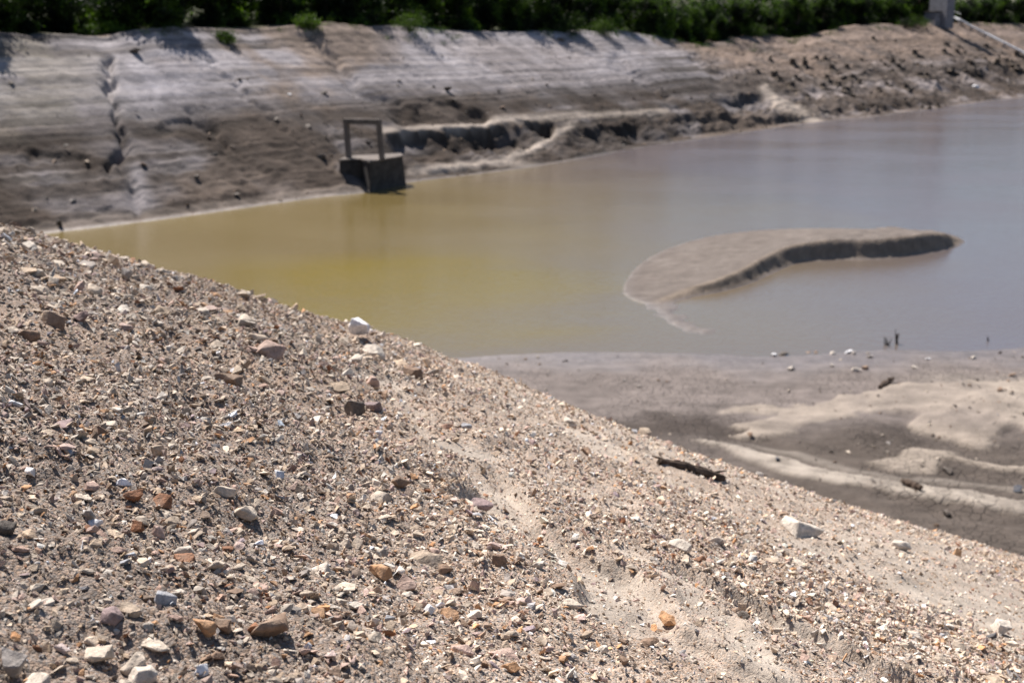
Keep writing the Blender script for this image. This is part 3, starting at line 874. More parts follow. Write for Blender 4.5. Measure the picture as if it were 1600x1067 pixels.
# the named stones of the photograph: u, v (centre), width px, height share, colour, label, options
H = [
 (558, 512, 36, .85, 'white', 'white quartz stone standing out on the skyline of the gravel slope'),
 (582, 523, 30, .75, 'brown', 'small brown stone touching the white quartz stone on the skyline'),
 (584, 545, 42, .62, 'pale', 'pale flat-topped stone just below the white quartz stone'),
 (178, 408, 40, .66, 'tan', 'square tan block with a shaded front on the slope skyline near the muddy water'),
 (205, 421, 28, .8, 'grey', 'grey upright stone just right of the square tan block on the skyline'),
 (88, 498, 38, .7, 'brown', 'rounded brown stone alone on the upper slope below the square tan block'),
 (44, 521, 32, .7, 'brown', 'dark brown stone below and left of the rounded brown stone'),
 (358, 589, 50, .68, 'brown', 'large brown stone with a dark shadow in the middle of the upper slope'),
 (421, 546, 46, .75, 'pinkish', 'reddish brown stone with one steep dark face, above the large brown stone'),
 (552, 634, 38, .9, 'dark', 'dark grey-brown stone standing upright on pale soil below the white quartz stone'),
 (643, 580, 38, .6, 'brown', 'brown wedge stone near the skyline right of the white quartz stone'),
 (584, 594, 24, 1.0, 'pinkish', 'narrow upright reddish stone between the quartz stone and the dark upright stone'),
 (716, 592, 24, .6, 'pale', 'pale stone on the skyline beside the sandy strip'),
 (245, 701, 28, .9, 'tan', 'upright tan stone in the gravel on the slope'),
 (155, 668, 26, .85, 'brown', 'upright brown stone beside a pale chip on the gravel slope'),
 (170, 658, 28, .5, 'beige', 'beige chip leaning against the upright brown stone'),
 (628, 749, 36, .75, 'brown', 'chunky brown stone at the border of the stony lobe and the fine soil'),
 (600, 772, 44, .55, 'beige', 'wide beige stone in front of the chunky brown stone'),
 (768, 809, 28, .6, 'white', 'bright white stone on the smooth clay of the rill'),
 (726, 666, 20, .7, 'bluish grey', 'small bluish white stone on fine soil uphill of the bright white stone'),
 (591, 673, 14, .8, 'white', 'tiny white stone on the pale soil below the dark upright stone'),
 (747, 779, 52, .35, 'mauve', 'flat mauve slab lying half buried above the bright white stone'),
 (1060, 849, 40, .6, 'pale', 'pale grey block on the soil beside the narrow band of gravel'),
 (1256, 824, 78, .42, 'pale', 'long pale pinkish boulder with a dark end face, largest stone below the driftwood'),
 (1405, 849, 34, .5, 'pale', 'pale flat stone on the sandy strip right of the long pinkish boulder'),
 (1565, 979, 44, .7, 'pale', 'pale grey boulder low on the slope at the edge of the frame'),
 (1549, 992, 18, .7, 'charcoal', 'small black stone in front of the pale grey boulder'),
 (318, 972, 44, .75, 'orange', 'orange-tan stone touching a brown one in the lower gravel'),
 (345, 970, 30, 1.0, 'brown', 'brown upright stone against the orange-tan stone'),
 (428, 976, 70, .72, 'brown', 'big angular reddish brown stone in the lower gravel, largest of its surroundings'),
 (398, 978, 34, .7, 'rusty', 'rusty triangular stone leaning on the big angular reddish brown stone'),
 (255, 780, 36, .7, 'rusty', 'rusty orange stone, right one of the rust-coloured pair'),
 (206, 771, 38, .62, 'rusty', 'rusty stone with an orange top, left one of the rust-coloured pair'),
 (213, 818, 28, .8, 'rusty', 'dark rust-red cube of stone below the rust-coloured pair'),
 (250, 826, 26, .75, 'pinkish', 'pinkish stone right beside the dark rust-red cube'),
 (383, 797, 40, .7, 'beige', 'leaning beige slab in the gravel right of the rust-coloured pair'),
 (138, 757, 44, .45, 'pinkish', 'flat pinkish slab on the gravel above the white chip'),
 (143, 814, 30, .42, 'white', 'white chip lying flat left of the dark rust-red cube'),
 (195, 753, 26, .5, 'white', 'narrow white chip above the rust-coloured pair'),
 (135, 797, 24, .8, 'grey', 'grey stone between the flat pinkish slab and the white chip'),
 (16, 1036, 54, .85, 'grey', 'large grey-brown stone in the lower corner of the slope'),
 (64, 1060, 52, .7, 'pale', 'pale grey stone beside the large one in the lower corner'),
 (8, 822, 36, .7, 'dark', 'dark stone cut by the frame edge halfway down the slope'),
 (786, 1022, 52, .5, 'pinkish', 'salmon pink slab in the stony lobe near the frame bottom'),
 (794, 1040, 36, .45, 'orange', 'orange slab tucked under the salmon pink slab'),
 (590, 885, 42, .8, 'orange', 'lumpy orange-brown stone in the stony lobe'),
 (633, 908, 38, .75, 'pinkish', 'peach-coloured rounded stone below the lumpy orange-brown stone'),
 (670, 870, 54, .42, 'tan', 'long tan slab at the top of the stony lobe'),
 (702, 955, 36, .6, 'orange', 'smooth orange stone left of the white upright chip'),
 (672, 950, 22, 1.0, 'white', 'white upright chip in the stony lobe'),
 (612, 965, 22, .7, 'bluish grey', 'bluish white chip in the lower stony lobe'),
 (1047, 969, 40, .5, 'orange', 'brown-topped stone lying alone on the pale clay of the lower rill'),
 (143, 1021, 56, .4, 'beige', 'wide pale beige slab near the lower corner stones'),
 (208, 1030, 46, .9, 'beige', 'beige and white stone above the frame bottom'),
 (320, 1043, 24, .8, 'white', 'white stone above the frame bottom, right of the beige and white stone'),
 (230, 1052, 50, .6, 'pale', 'pale broken stone at the frame bottom below the beige and white stone'),
 (258, 931, 36, .6, 'bluish grey', 'bluish grey stone over a dark hollow in the lower gravel'),
 (175, 957, 36, .7, 'mauve', 'mauve stone beside a leaning tan splinter in the lower gravel'),
 (200, 952, 40, .4, 'tan', 'leaning tan splinter of stone beside the mauve stone'),
 (240, 1003, 50, .3, 'beige', 'thin beige flake lying on the soil of the lower slope'),
 (782, 875, 30, .9, 'brown', 'brown pointed stone at the edge of the clay rill'),
 (838, 878, 30, .7, 'pale', 'pale stone with a shadow on the edge of the clay rill'),
 (1158, 958, 26, .6, 'dark', 'dark clod over a small hollow by the second rill'),
 (1010, 672, 22, .6, 'tan', 'small tan stone on the sandy strip along the skyline'),
 (890, 656, 26, .5, 'pale', 'pale chip on the upper sandy strip'),
 (700, 886, 26, .8, 'brown', 'brown stone under the long tan slab'),
 (285, 858, 36, .5, 'pale', 'pale flat stone lying on rusty crumbs'),
 (292, 872, 34, .5, 'rusty', 'rusty crumbling stone under the pale flat stone'),
]
# exact ground hit with relief, for the named stones
HU, HV = hu, hv
HUt, HVt = proj(hx, hy, hz)
vis = (hy < 13)
def ground_px(u, v, ymax=13):
    d = (HUt - u) ** 2 + (HVt - v) ** 2 + np.where(hy < ymax, 0, 1e9) + hy * 0.5
    i = np.argmin(d)
    return hx.flat[i], hy.flat[i], hz.flat[i]
heroes = []
for k, (u, v, wpx, hs, colr, label) in enumerate(H):
    x, y, z = ground_px(u, v + wpx * hs * 0.38) if k not in (0, 3, 4) else ground_px(u, v + 16, 9.8)
    dist = math.sqrt(x * x + y * y + (z - CAM_H) ** 2)
    size = wpx / FPX * dist * 1.03
    long = random.uniform(0.65, 0.9)
    me = detail_stone(900 + k, flat=min(0.95, hs * 1.08), long=long, n=random.choice((11, 13, 15)))
    o = obj('stone', me, None, label=label, category='stone')
    o.location = (x, y, z + size * hs * (0.19 if k not in (0, 3, 4) else 0.52))
    o.scale = (size, size, size)
    o.rotation_euler = (random.uniform(-.25, .25), random.uniform(-.15, .35), random.uniform(-0.5, 0.5))
    c = np.array(PAL[colr]) * random.uniform(0.92, 1.08)
    o.color = (*c, 1)
    heroes.append((x, y, size))
HXY = np.array([(a, b_) for a, b_, _ in heroes]); HS = np.array([c for _, _, c in heroes])
# clear scattered stones under the named ones
ok = np.ones(len(px_), bool)
big = ps_ > 0.02
for (a, b_), s in zip(HXY, HS):
    ok &= ~(((px_ - a) ** 2 + (py_ - b_) ** 2 < (0.5 * s + 0.3 * ps_) ** 2) & big)
px_, py_, pz_, ps_, ncol, pcol, pu_, pv_ = [q[ok] for q in (px_, py_, pz_, ps_, ncol, pcol, pu_, pv_)]
# the largest in view become things of their own
app = ps_ / py_
infr = (pu_ > 5) & (pu_ < 1595) & (pv_ > 330) & (pv_ < 1060) & (py_ < 11.0)
order = np.argsort(-np.where(infr, app, 0))[:300 - len(H)]
single = np.zeros(len(px_), bool); single[order] = True
LM = [((558, 512), 'white quartz stone on the skyline'), ((178, 408), 'square tan block on the skyline'), ((88, 498), 'rounded brown stone of the upper slope'),
      ((358, 589), 'large brown stone of the upper slope'), ((421, 546), 'reddish brown stone with a steep dark face'), ((552, 634), 'dark upright stone'),
      ((643, 580), 'brown wedge stone near the skyline'), ((245, 701), 'upright tan stone'), ((155, 668), 'upright brown stone'), ((628, 749), 'chunky brown stone at the stony lobe'),
      ((768, 809), 'bright white stone on the clay rill'), ((747, 779), 'flat mauve slab'), ((1060, 849), 'pale grey block'), ((1256, 824), 'long pale pinkish boulder'),
      ((1565, 979), 'pale grey boulder at the frame edge'), ((428, 976), 'big angular reddish brown stone'), ((230, 776), 'rust-coloured pair'), ((213, 818), 'dark rust-red cube'),
      ((383, 797), 'leaning beige slab'), ((16, 1036), 'large corner stone'), ((786, 1022), 'salmon pink slab'), ((590, 885), 'lumpy orange-brown stone'), ((670, 870), 'long tan slab'),
      ((702, 955), 'smooth orange stone'), ((1047, 969), 'brown-topped stone on the clay'), ((258, 931), 'bluish grey stone over a hollow'), ((175, 957), 'mauve stone with the splinter'),
      ((320, 1043), 'white stone above the frame bottom'), ((1080, 735), 'driftwood log'), ((490, 800), 'middle of the stony slope'), ((480, 690), 'pale gravel streak'), ((900, 985), 'edge of the lower clay rill'),
      ((1250, 960), 'second rill'), ((1400, 900), 'sandy strip'), ((60, 880), 'frame edge on the stony slope'), ((510, 1030), 'frame bottom in the middle of the gravel')]
def place_words(u, v):
    d = [math.hypot(u - a, (v - b_) * 1.3) for (a, b_), _ in LM]
    k = int(np.argmin(d)); (a, b_), nm = LM[k]
    if abs(v - b_) * 1.3 > abs(u - a):
        w_ = 'uphill of' if v < b_ else 'downhill of'
    else:
        w_ = 'left of' if u < a else 'right of'
    return ('close ' if d[k] < 45 else '') + w_ + ' the ' + nm
variants = [detail_stone(500 + i, flat=random.uniform(0.3, 0.62), long=random.uniform(0.6, 0.9), n=random.choice((10, 12, 14))) for i in range(18)]
for i in order:
    nm = cn[ncol[i]]
    where = place_words(pu_[i], pv_[i])
    szw = 'fist-sized' if app[i] * FPX > 26 else 'small'
    o = obj('stone', variants[int(rng.integers(18))], None, label=f'{szw} {nm} stone lying {where}', category='stone', group=f'{szw} {nm} loose stones {where}')
    s = float(ps_[i]) * 1.12
    o.scale = (s, s, s * random.uniform(.8, 1.1))
    o.location = (px_[i], py_[i], pz_[i] + 0.09 * s)
    o.rotation_euler = (random.uniform(-.45, .45), random.uniform(-.45, .45), random.uniform(0, 6.28))
    o.color = (*pcol[i], 1)
# all the rest: gravel
rest = ~single
gx_, gy_, gz_, gs_, gc_ = px_[rest], py_[rest], pz_[rest], ps_[rest], pcol[rest]
def scatter_stones(gx_, gy_, gz_, gs_, gc_, tilt=0.62, small=0.018):
    ng = len(gx_)
    which = np.where(gs_ < small, rng.integers(n_big_t, len(templates), ng), rng.integers(0, n_big_t, ng))
    az = rng.uniform(0, 2 * np.pi, ng); tx_ = rng.normal(0, tilt, ng); ty_ = rng.normal(0, tilt, ng)
    ca, sa = np.cos(az), np.sin(az); cx, sxn = np.cos(tx_), np.sin(tx_); cy, syn = np.cos(ty_), np.sin(ty_)
    R = np.empty((ng, 3, 3))
    R[:, 0, 0] = ca * cy; R[:, 0, 1] = ca * syn * sxn - sa * cx; R[:, 0, 2] = ca * syn * cx + sa * sxn
    R[:, 1, 0] = sa * cy; R[:, 1, 1] = sa * syn * sxn + ca * cx; R[:, 1, 2] = sa * syn * cx - ca * sxn
    R[:, 2, 0] = -syn; R[:, 2, 1] = cy * sxn; R[:, 2, 2] = cy * cx
    scl = gs_[:, None] * 1.12 * rng.uniform(0.8, 1.15, (ng, 3))
    VV, FF, CC = [], [], []
    base_i = 0
    for ti, (tv, tf) in enumerate(templates):
        m = np.where(which == ti)[0]
        if len(m) == 0:
            continue
        pts = tv[None] * scl[m][:, None, :]
        pts = np.einsum('nij,nkj->nki', R[m], pts)
        pts = pts + np.stack([gx_[m], gy_[m], gz_[m] + 0.17 * gs_[m]], -1)[:, None, :]
        nvt = len(tv)
        VV.append(pts.reshape(-1, 3))
        FF.append((tf[None] + (np.arange(len(m)) * nvt)[:, None, None] + base_i).reshape(-1, 3))
        CC.append(np.repeat(gc_[m], nvt, 0))
        base_i += nvt * len(m)
    return np.concatenate(VV), np.concatenate(FF), np.concatenate(CC)
obj('gravel', mesh_from('gravel', *scatter_stones(gx_, gy_, gz_, gs_, gc_), smooth=False), m_gravel, kind='stuff',
    label='loose angular tan and pinkish gravel covering the near slope', category='gravel')


# rubble on the far bank and pebbles on the mud, too many and too small to count
fb = (TT > 0.01) & (TT < 0.97)
wgt = np.where(fb, 0.10 + 0.9 * np.maximum(rock_zone * (1 - 0.6 * TT), 0.55 * lowm) * (0.3 + 1.4 * sstep(-0.1, 0.5, n_mid)), 0).ravel() * np.hypot(BX, BY).ravel()
pick = rng.choice(BX.size, 5200, p=wgt / wgt.sum())
jx = rng.normal(0, 0.12, (2, len(pick)))
rs = 0.07 * (0.50 / 0.07) ** (rng.uniform(0, 1, len(pick)) ** 2.2)
rc = np.array([PAL['brown'], PAL['dark'], PAL['grey'], PAL['tan']])[rng.choice(4, len(pick), p=[.34, .34, .18, .14])] * rng.uniform(0.5, 0.95, (len(pick), 1))
obj('rubble', mesh_from('rubble', *scatter_stones(BX.flat[pick] + jx[0], BY.flat[pick] + jx[1], BZ.flat[pick] - 0.02, rs, rc, 0.5, 0.0), smooth=False), m_gravel, kind='stuff',
    label='dark stones and clods strewn over the lower far bank', category='rubble')
okm = (off > 0.3) & (my_ > 20)
wgt = np.where(okm, 0.25 + 1.2 * sstep(0.0, 0.5, fbm(mx_ * 0.45, my_ * 0.45, 78, 3)) + 1.5 * sandA * sstep(1430, 1500, mu), 0).ravel() * my_.ravel() ** 2
pick = rng.choice(mx_.size, 2600, p=wgt / wgt.sum())
rs = 0.025 * (0.16 / 0.025) ** (rng.uniform(0, 1, len(pick)) ** 2.6)
jx = rng.normal(0, 0.04, (2, len(pick)))
rc = np.array([PAL['brown'], PAL['dark'], PAL['grey'], PAL['beige']])[rng.choice(4, len(pick), p=[.34, .22, .22, .22])] * rng.uniform(0.6, 1.0, (len(pick), 1))
obj('pebbles', mesh_from('pebbles', *scatter_stones(mx_.flat[pick] + jx[0], my_.flat[pick] + jx[1], mz.flat[pick] - 0.005, rs, rc, 0.4, 0.0), smooth=False), m_gravel, kind='stuff',
    label='scattered pebbles and clods on the mud flat below the slope', category='pebbles')

# ------------------------------------------------------------------ small builders
class MB:
    def __init__(self):
        self.bm = bmesh.new()
    def prism(self, foot, z0, z1, top=None):
        """closed block over a plan outline; z0/z1 may be lists"""
        n = len(foot); top = top or foot
        f0 = z0 if isinstance(z0, (list, tuple)) else [z0] * n
        f1 = z1 if isinstance(z1, (list, tuple)) else [z1] * n
        lo = [self.bm.verts.new((p[0], p[1], f0[i])) for i, p in enumerate(foot)]
        hi = [self.bm.verts.new((p[0], p[1], f1[i])) for i, p in enumerate(top)]
        self.bm.faces.new(lo[::-1]); self.bm.faces.new(hi)
        for i in range(n):
            j = (i + 1) % n
            self.bm.faces.new((lo[i], lo[j], hi[j], hi[i]))
    def tube(self, pts, rad, seg=8):
        rings = []
        for i, p in enumerate(pts):
            p = Vector(p)
            d = (Vector(pts[min(i + 1, len(pts) - 1)]) - Vector(pts[max(i - 1, 0)])).normalized()
            a = d.cross(Vector((0.31, 0.2, 0.93)))
            if a.length < 1e-3:
                a = d.cross(Vector((1, 0, 0)))
            a.normalize(); c = d.cross(a)
            r = rad[i] if isinstance(rad, (list, tuple)) else rad
            rings.append([self.bm.verts.new(p + (a * math.cos(k * 2 * math.pi / seg) + c * math.sin(k * 2 * math.pi / seg)) * r) for k in range(seg)])
        for i in range(len(rings) - 1):
            for k in range(seg):
                self.bm.faces.new((rings[i][k], rings[i][(k + 1) % seg], rings[i + 1][(k + 1) % seg], rings[i + 1][k]))
        self.bm.faces.new(rings[0][::-1]); self.bm.faces.new(rings[-1])
    def bar(self, p, q, w, h):
        """square beam from p to q"""
        p, q = Vector(p), Vector(q)
        d = (q - p).normalized()
        s = d.cross(Vector((0, 0, 1)))
        if s.length < 1e-3:
            s = Vector((1, 0, 0))
        s.normalize(); t = s.cross(d)
        vs = [self.bm.verts.new(o + s * (a * w / 2) + t * (c * h / 2)) for o in (p, q) for a, c in ((-1, -1), (1, -1), (1, 1), (-1, 1))]
        for f in ((0, 1, 2, 3), (7, 6, 5, 4), (0, 4, 5, 1), (1, 5, 6, 2), (2, 6, 7, 3), (3, 7, 4, 0)):
            self.bm.faces.new([vs[i] for i in f])
    def mesh(self, name, bev=0.0, smooth=False):
        bmesh.ops.recalc_face_normals(self.bm, faces=self.bm.faces)
        if bev:
            bmesh.ops.bevel(self.bm, geom=list(self.bm.edges), offset=bev, segments=1, affect='EDGES')
        me = bpy.data.meshes.new(name)
        self.bm.to_mesh(me); self.bm.free()
        for p in me.polygons:
            p.use_smooth = smooth
        return me
def local(parent_loc, pts):
    return [(p[0] - parent_loc[0], p[1] - parent_loc[1]) for p in pts]

# ------------------------------------------------------------------ concrete intake with its hoist frame
ztop = 1.80
def top_pt(u, v):
    x, y = at(u, v, ztop)
    return (float(x), float(y))
pA = top_pt(577, 254.5)            # corner of the pier towards the viewer
pB = top_pt(629, 245.5)            # far end of its right face
pC = top_pt(565, 250.5)            # back of the sunlit chamfer
pD = top_pt(530, 252.0)            # end of the left wall
pE = (pD[0] + 0.25, pD[1] + 2.3)
pF = (pB[0] - 0.3, pB[1] + 1.5)
org = (pA[0], pA[1], 0.0)
it = empty('intake_structure', org, label='dark concrete intake box with a hoist frame on top, standing at the far waterline', category='intake')
def lp(p):
    return (p[0] - org[0], p[1] - org[1])
mb = MB()
bat = lambda p, k: (lp(p)[0] + k[0], lp(p)[1] + k[1])
mb.prism([bat(pA, (0.0, -0.06)), bat(pB, (0.30, -0.02)), lp(pF), lp((pC[0] + 0.2, pC[1] + 2.2)), lp(pC)], -0.8, ztop - 0.004, [lp(pA), lp(pB), lp(pF), lp((pC[0] + 0.2, pC[1] + 2.2)), lp(pC)])
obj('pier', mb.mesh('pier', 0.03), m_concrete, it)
mb = MB()
q1 = (pC[0] - 0.02, pC[1] + 0.04)
mb.prism([lp(q1), lp((q1[0] + 0.15, q1[1] + 2.0)), lp(pE), lp(pD)], -0.2, ztop - 0.04)
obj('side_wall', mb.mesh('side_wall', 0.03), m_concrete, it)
mb = MB()
def off_(p, dx, dy): return (lp(p)[0] + dx, lp(p)[1] + dy)
mb.prism([off_(pD, -0.06, -0.05), off_(pC, -0.03, -0.06), off_(pA, -0.03, -0.07), off_(pB, 0.07, -0.03), off_(pF, 0.06, 0.1), off_(pE, -0.05, 0.1)], ztop, ztop + 0.12)
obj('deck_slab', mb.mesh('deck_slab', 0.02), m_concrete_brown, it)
def post_pt(u, v):
    x, y = at(u, v, ztop + 0.12)
    return Vector((float(x) - org[0], float(y) - org[1], ztop + 0.12))
f1 = post_pt(545, 246.5); f2 = post_pt(597, 248)
fh = 2.15
for fp, lean in ((f1, -0.10), (f2, -0.16)):
    mb = MB(); mb.bar(fp - Vector((0, 0, 0.02)), fp + Vector((lean, 0.05, fh)), 0.29, 0.30)
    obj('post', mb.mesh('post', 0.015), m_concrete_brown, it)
mb = MB()
d12 = (f2 - f1).normalized()
mb.bar(f1 + Vector((-0.10, 0.05, fh + 0.13)) - d12 * 0.16, f2 + Vector((-0.16, 0.05, fh + 0.13)) + d12 * 0.14, 0.33, 0.32)
obj('crossbeam', mb.mesh('crossbeam', 0.015), m_concrete_brown, it)

# ------------------------------------------------------------------ tower and inclined rail at the top of the right bank
tb, (ti, tj) = bank_at_px(1464, 41)
tz = tb[2] - 0.4
tw = empty('control_tower', (tb[0], tb[1], tz), label='grey concrete control tower among the trees at the top of the far bank', category='tower')
dist_t = math.hypot(tb[0], tb[1]); ppm = FPX / dist_t
da = Vector((-0.43, 0.90, 0)); nn = Vector((-0.90, -0.43, 0)); db = Vector((0.90, 0.43, 0))
K0 = Vector((1.0, -1.6, 0))
def tf(a, o, c=0.0): q = K0 + da * a + nn * o + db * c; return (q.x, q.y)
mb = MB(); mb.prism([tf(0, 0), tf(0, 0, 1.7), tf(4.3, 0, 1.7), tf(4.3, 0)], 0, 8.2)
obj('shaft', mb.mesh('shaft', 0.05), m_concrete_grey, tw)
mb = MB(); mb.prism([tf(-.25, .25), tf(-.25, 0, 1.95), tf(4.5, 0, 1.95), tf(4.5, .25)], 8.2, 8.5)
obj('roof_slab', mb.mesh('roof_slab', 0.03), m_concrete_grey, tw)
mb = MB(); mb.prism([tf(1.2, 1.3), tf(1.2, 0.02), tf(3.9, 0.02), tf(3.9, 1.3)], 0, 2.7)
an = obj('annex', mb.mesh('annex', 0.04), m_concrete_grey, tw)
mb = MB(); mb.prism([tf(1.05, 1.45), tf(1.05, 0.03), tf(4.05, 0.03), tf(4.05, 1.45)], 2.7, 2.9)
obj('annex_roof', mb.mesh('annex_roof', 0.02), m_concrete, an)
rail_pts = []
for u, v in [(1484, 24), (1500, 31), (1518, 41), (1540, 52), (1570, 67), (1600, 82), (1640, 104)]:
    g, _ = bank_at_px(u, v + 7)
    # height from the sight line at that ground position
    X, Y, Z = ray(u, v); t = g[1] / Y
    rail_pts.append(Vector((X * t, g[1], CAM_H + Z * t)))
g0 = rail_pts[0]
rl = empty('inclined_rail', (g0.x, g0.y, g0.z - 1), label='pale inclined rail on short posts running from the tower down the bank', category='rail')
mb = MB()
for p, q in zip(rail_pts[:-1], rail_pts[1:]):
    mb.bar(p - rl.location, q - rl.location + (q - p).normalized() * 0.02, 0.5, 0.22)
obj('beam', mb.mesh('beam'), m_metal, rl)
mb = MB()
for p, q in zip(rail_pts[:-1], rail_pts[1:]):
    a = p - rl.location + Vector((0, -0.3, 0.95)); c = q - rl.location + Vector((0, -0.3, 0.95))
    if (p - rail_pts[0]).length < 12:
        mb.tube([a, c], 0.035, 6)
obj('handrail', mb.mesh('handrail'), m_metal, rl)
for p in rail_pts:
    gz = bank_z(p.x, p.y)
    if p.z - gz > 0.15:
        mb = MB(); mb.bar(Vector((p.x, p.y, gz - 0.3)) - rl.location, p - rl.location - Vector((0, 0, 0.13)), 0.26, 0.26)
        obj('support_post', mb.mesh('support_post'), m_concrete_pale, rl)

# ------------------------------------------------------------------ stumps on the stony flank
def stump_mesh(seed):
    r = random.Random(seed)
    bm = bmesh.new()
    seg = 11
    ph = [r.uniform(0, 6.28) for _ in range(3)]
    rings = []
    prof = [(-0.25, 0.75), (0.0, 0.62), (0.12, 0.42), (0.35, 0.33), (0.6, 0.31), (0.72, 0.30)]
    for h, rad in prof:
        ring = []
        for k in range(seg):
            a = k * 2 * math.pi / seg
            flare = 1 + (0.45 * max(0, math.cos(3 * a + ph[0])) + 0.25 * math.cos(5 * a + ph[1])) * max(0.1, 1 - h * 2.2)
            rr = rad * flare * r.uniform(0.9, 1.1)
            ring.append(bm.verts.new((rr * math.cos(a), rr * math.sin(a), h + (0.12 * r.uniform(-1, 1) if h > 0.5 else 0))))
        rings.append(ring)
    for i in range(len(rings) - 1):
        for k in range(seg):
            bm.faces.new((rings[i][k], rings[i][(k + 1) % seg], rings[i + 1][(k + 1) % seg], rings[i + 1][k]))
    bm.faces.new(rings[-1])
    me = bpy.data.meshes.new('tree_stump'); bm.to_mesh(me); bm.free()
    me.materials.append(m_stump)
    return me
stumps = [stump_mesh(i) for i in range(5)]
stump_px = [(1182,110),(1203,90),(1232,96),(1240,100),(1258,104),(1256,90),(1275,92),(1290,90),(1300,106),(1311,118),(1320,122),(1332,120),(1292,121),(1322,102),(1345,92),(1342,128),
 (1376,94),(1384,101),(1394,95),(1406,94),(1412,94),(1395,112),(1434,100),(1433,115),(1440,118),(1449,117),(1458,121),(1463,120),(1455,101),(1478,106),(1486,111),(1366,60),(1428,78),(1430,84),
 (1475,82),(1498,72),(1507,83),(1524,88),(1495,80),(1527,77),(1540,71),(1550,79),(1560,86),(1567,91),(1565,81),(1574,96),(1590,86),(1596,88),(1538,92),(1545,95),(1556,98),(1508,106),
 (1322,143),(1326,138),(1360,143),(1372,138),(1376,144),(1336,153),(1311,157),(1170,100),(1216,122),(1210,119),(1350,166),(1395,164),(1440,165),(1452,168),(1466,166),(1262,150),(1236,138),(1286,135),
 (1478,68),(1514,96),(1490,94),(1520,102),(1530,110),(1545,108),(1580,100),(1588,106),(1404,104),(1370,108),(1268,118),(1244,120),(1226,110),(1386,132),(1416,136),(1350,112),(1310,134)]
def stump_words(u, v):
    band = 'high on the bare flank' if v < 88 else ('halfway down the bare flank' if v < 112 else ('low on the bare flank' if v < 140 else 'just above the far waterline'))
    place = 'near the end of the pale face' if u < 1245 else ('below the valley notch' if u < 1345 else ('midway to the control tower' if u < 1440 else ('below the control tower' if u < 1510 else 'under the inclined rail')))
    return band + ' ' + place
for u, v in stump_px:
    g, _ = bank_at_px(u, v + 2)
    o = obj('tree_stump', random.choice(stumps), None, label='dark old tree stump ' + stump_words(u, v), category='tree stump', group='stumps ' + stump_words(u, v))
    s = 0.45 + 0.95 * random.random() ** 1.6
    o.location = g - np.array([0, 0, 0.06])
    o.scale = (s * random.uniform(.9, 1.3), s, s * random.uniform(.6, 1.15))
    o.rotation_euler = (random.uniform(-.3, .3), random.uniform(-.3, .3), random.uniform(0, 6.28))

# boulders on the pale face
for u, v, wpx, colr, label in [
    (20, 127, 13, 'dark', 'dark rock jutting from the pale bank left of the tall gully'),
    (210, 76, 20, 'dark', 'dark flat rock high on the bank under the trees, right of the tall gully'),
    (507, 143, 13, 'dark', 'dark rock on the brown bank above the hoist frame, left side'),
    (432, 186, 14, 'dark', 'dark rock on the brown bank left of the hoist frame'),
    (699, 137, 18, 'dark', 'dark rock alone in the middle of the pale bank above the path'),
    (500, 243, 22, 'dark', 'dark ledge rock directly left of the intake box'),
    (334, 238, 16, 'dark', 'dark rock low on the brown bank right of the tall gully'),
    (307, 275, 13, 'dark', 'dark rock near the waterline right of the pale fan'),
    (370, 300, 16, 'dark', 'dark rock just above the waterline between the pale fan and the intake'),
    (226, 256, 14, 'brown', 'brown rock at the foot of the tall gully'),
    (482, 195, 14, 'dark', 'dark rock nearest to the hoist frame on its left'),
    (785, 166, 14, 'brown', 'brown rock above the path in the middle of the bank'),
    (876, 60, 14, 'dark', 'dark rock at the top of the bank below the light shrubs'),
    (574, 222, 12, 'dark', 'dark rock seen through the hoist frame'),
    (1526, 132, 12, 'white', 'white rock on the brown bank near the right edge'),
    (454, 146, 9, 'white', 'small white rock on the brown bank up from the hoist frame')]:
    g, _ = bank_at_px(u, v + wpx * 0.25)
    d = math.hypot(g[0], g[1]); s = wpx / FPX * d * 1.1
    o = obj('boulder', random.choice(variants), None, label=label, category='boulder')
    o.scale = (s, s * 0.9, s * 0.8); o.location = g + np.array([0, 0, s * 0.12]); o.rotation_euler = (0.1, 0.2, random.uniform(0, 6.28))
    o.color = (*PAL[colr], 1)

# ------------------------------------------------------------------ things on the mud
def mud_stone(u, v, wpx, colr, label):
    g = mud_at_px(u, v + wpx * 0.2); d = float(np.linalg.norm(g - np.array([0, 0, CAM_H]))); s = wpx / FPX * d * 1.1
    o = obj('stone', random.choice(variants), None, label=label, category='stone')
    o.scale = (s, s, s * 0.9); o.location = g + np.array([0, 0, s * 0.15]); o.rotation_euler = (0.1, 0.2, random.uniform(0, 6.28)); o.color = (*PAL[colr], 1)
mud_stone(1208, 553, 12, 'white', 'white stone at the near water edge, leftmost of the row of shore stones')
mud_stone(1225, 551, 18, 'dark', 'dark stone at the near water edge beside the leftmost white stone')
mud_stone(1263, 550, 9, 'brown', 'small brown stone at the water edge between the dark and the pale shore stones')
mud_stone(1273, 549, 9, 'brown', 'second small brown stone in the middle of the shore row')
mud_stone(1299, 551, 12, 'pale', 'pale shore stone left of the grey pair by the water')
mud_stone(1327, 548, 15, 'white', 'white shore stone below the dead twigs')
mud_stone(1335, 551, 10, 'grey', 'grey stone touching the white shore stone below the twigs')
mud_stone(1358, 555, 12, 'grey', 'grey shore stone right of the white one')
mud_stone(1232, 574, 16, 'pale', 'pale stone on the mud inland of the dark shore stone')
mud_stone(1338, 576, 16, 'pale', 'pale stone on the mud, left of two lying inland of the shore row')
mud_stone(1352, 574, 14, 'brown', 'brown stone on the mud, right of two lying inland of the shore row')
mud_stone(1301, 571, 9, 'pale', 'small pale stone on the mud between the inland stones')
mud_stone(1448, 559, 9, 'white', 'small white stone on the shore right of the dead twigs')
mud_stone(1522, 558, 12, 'pale', 'pale stone on the shore near the single upright twig')
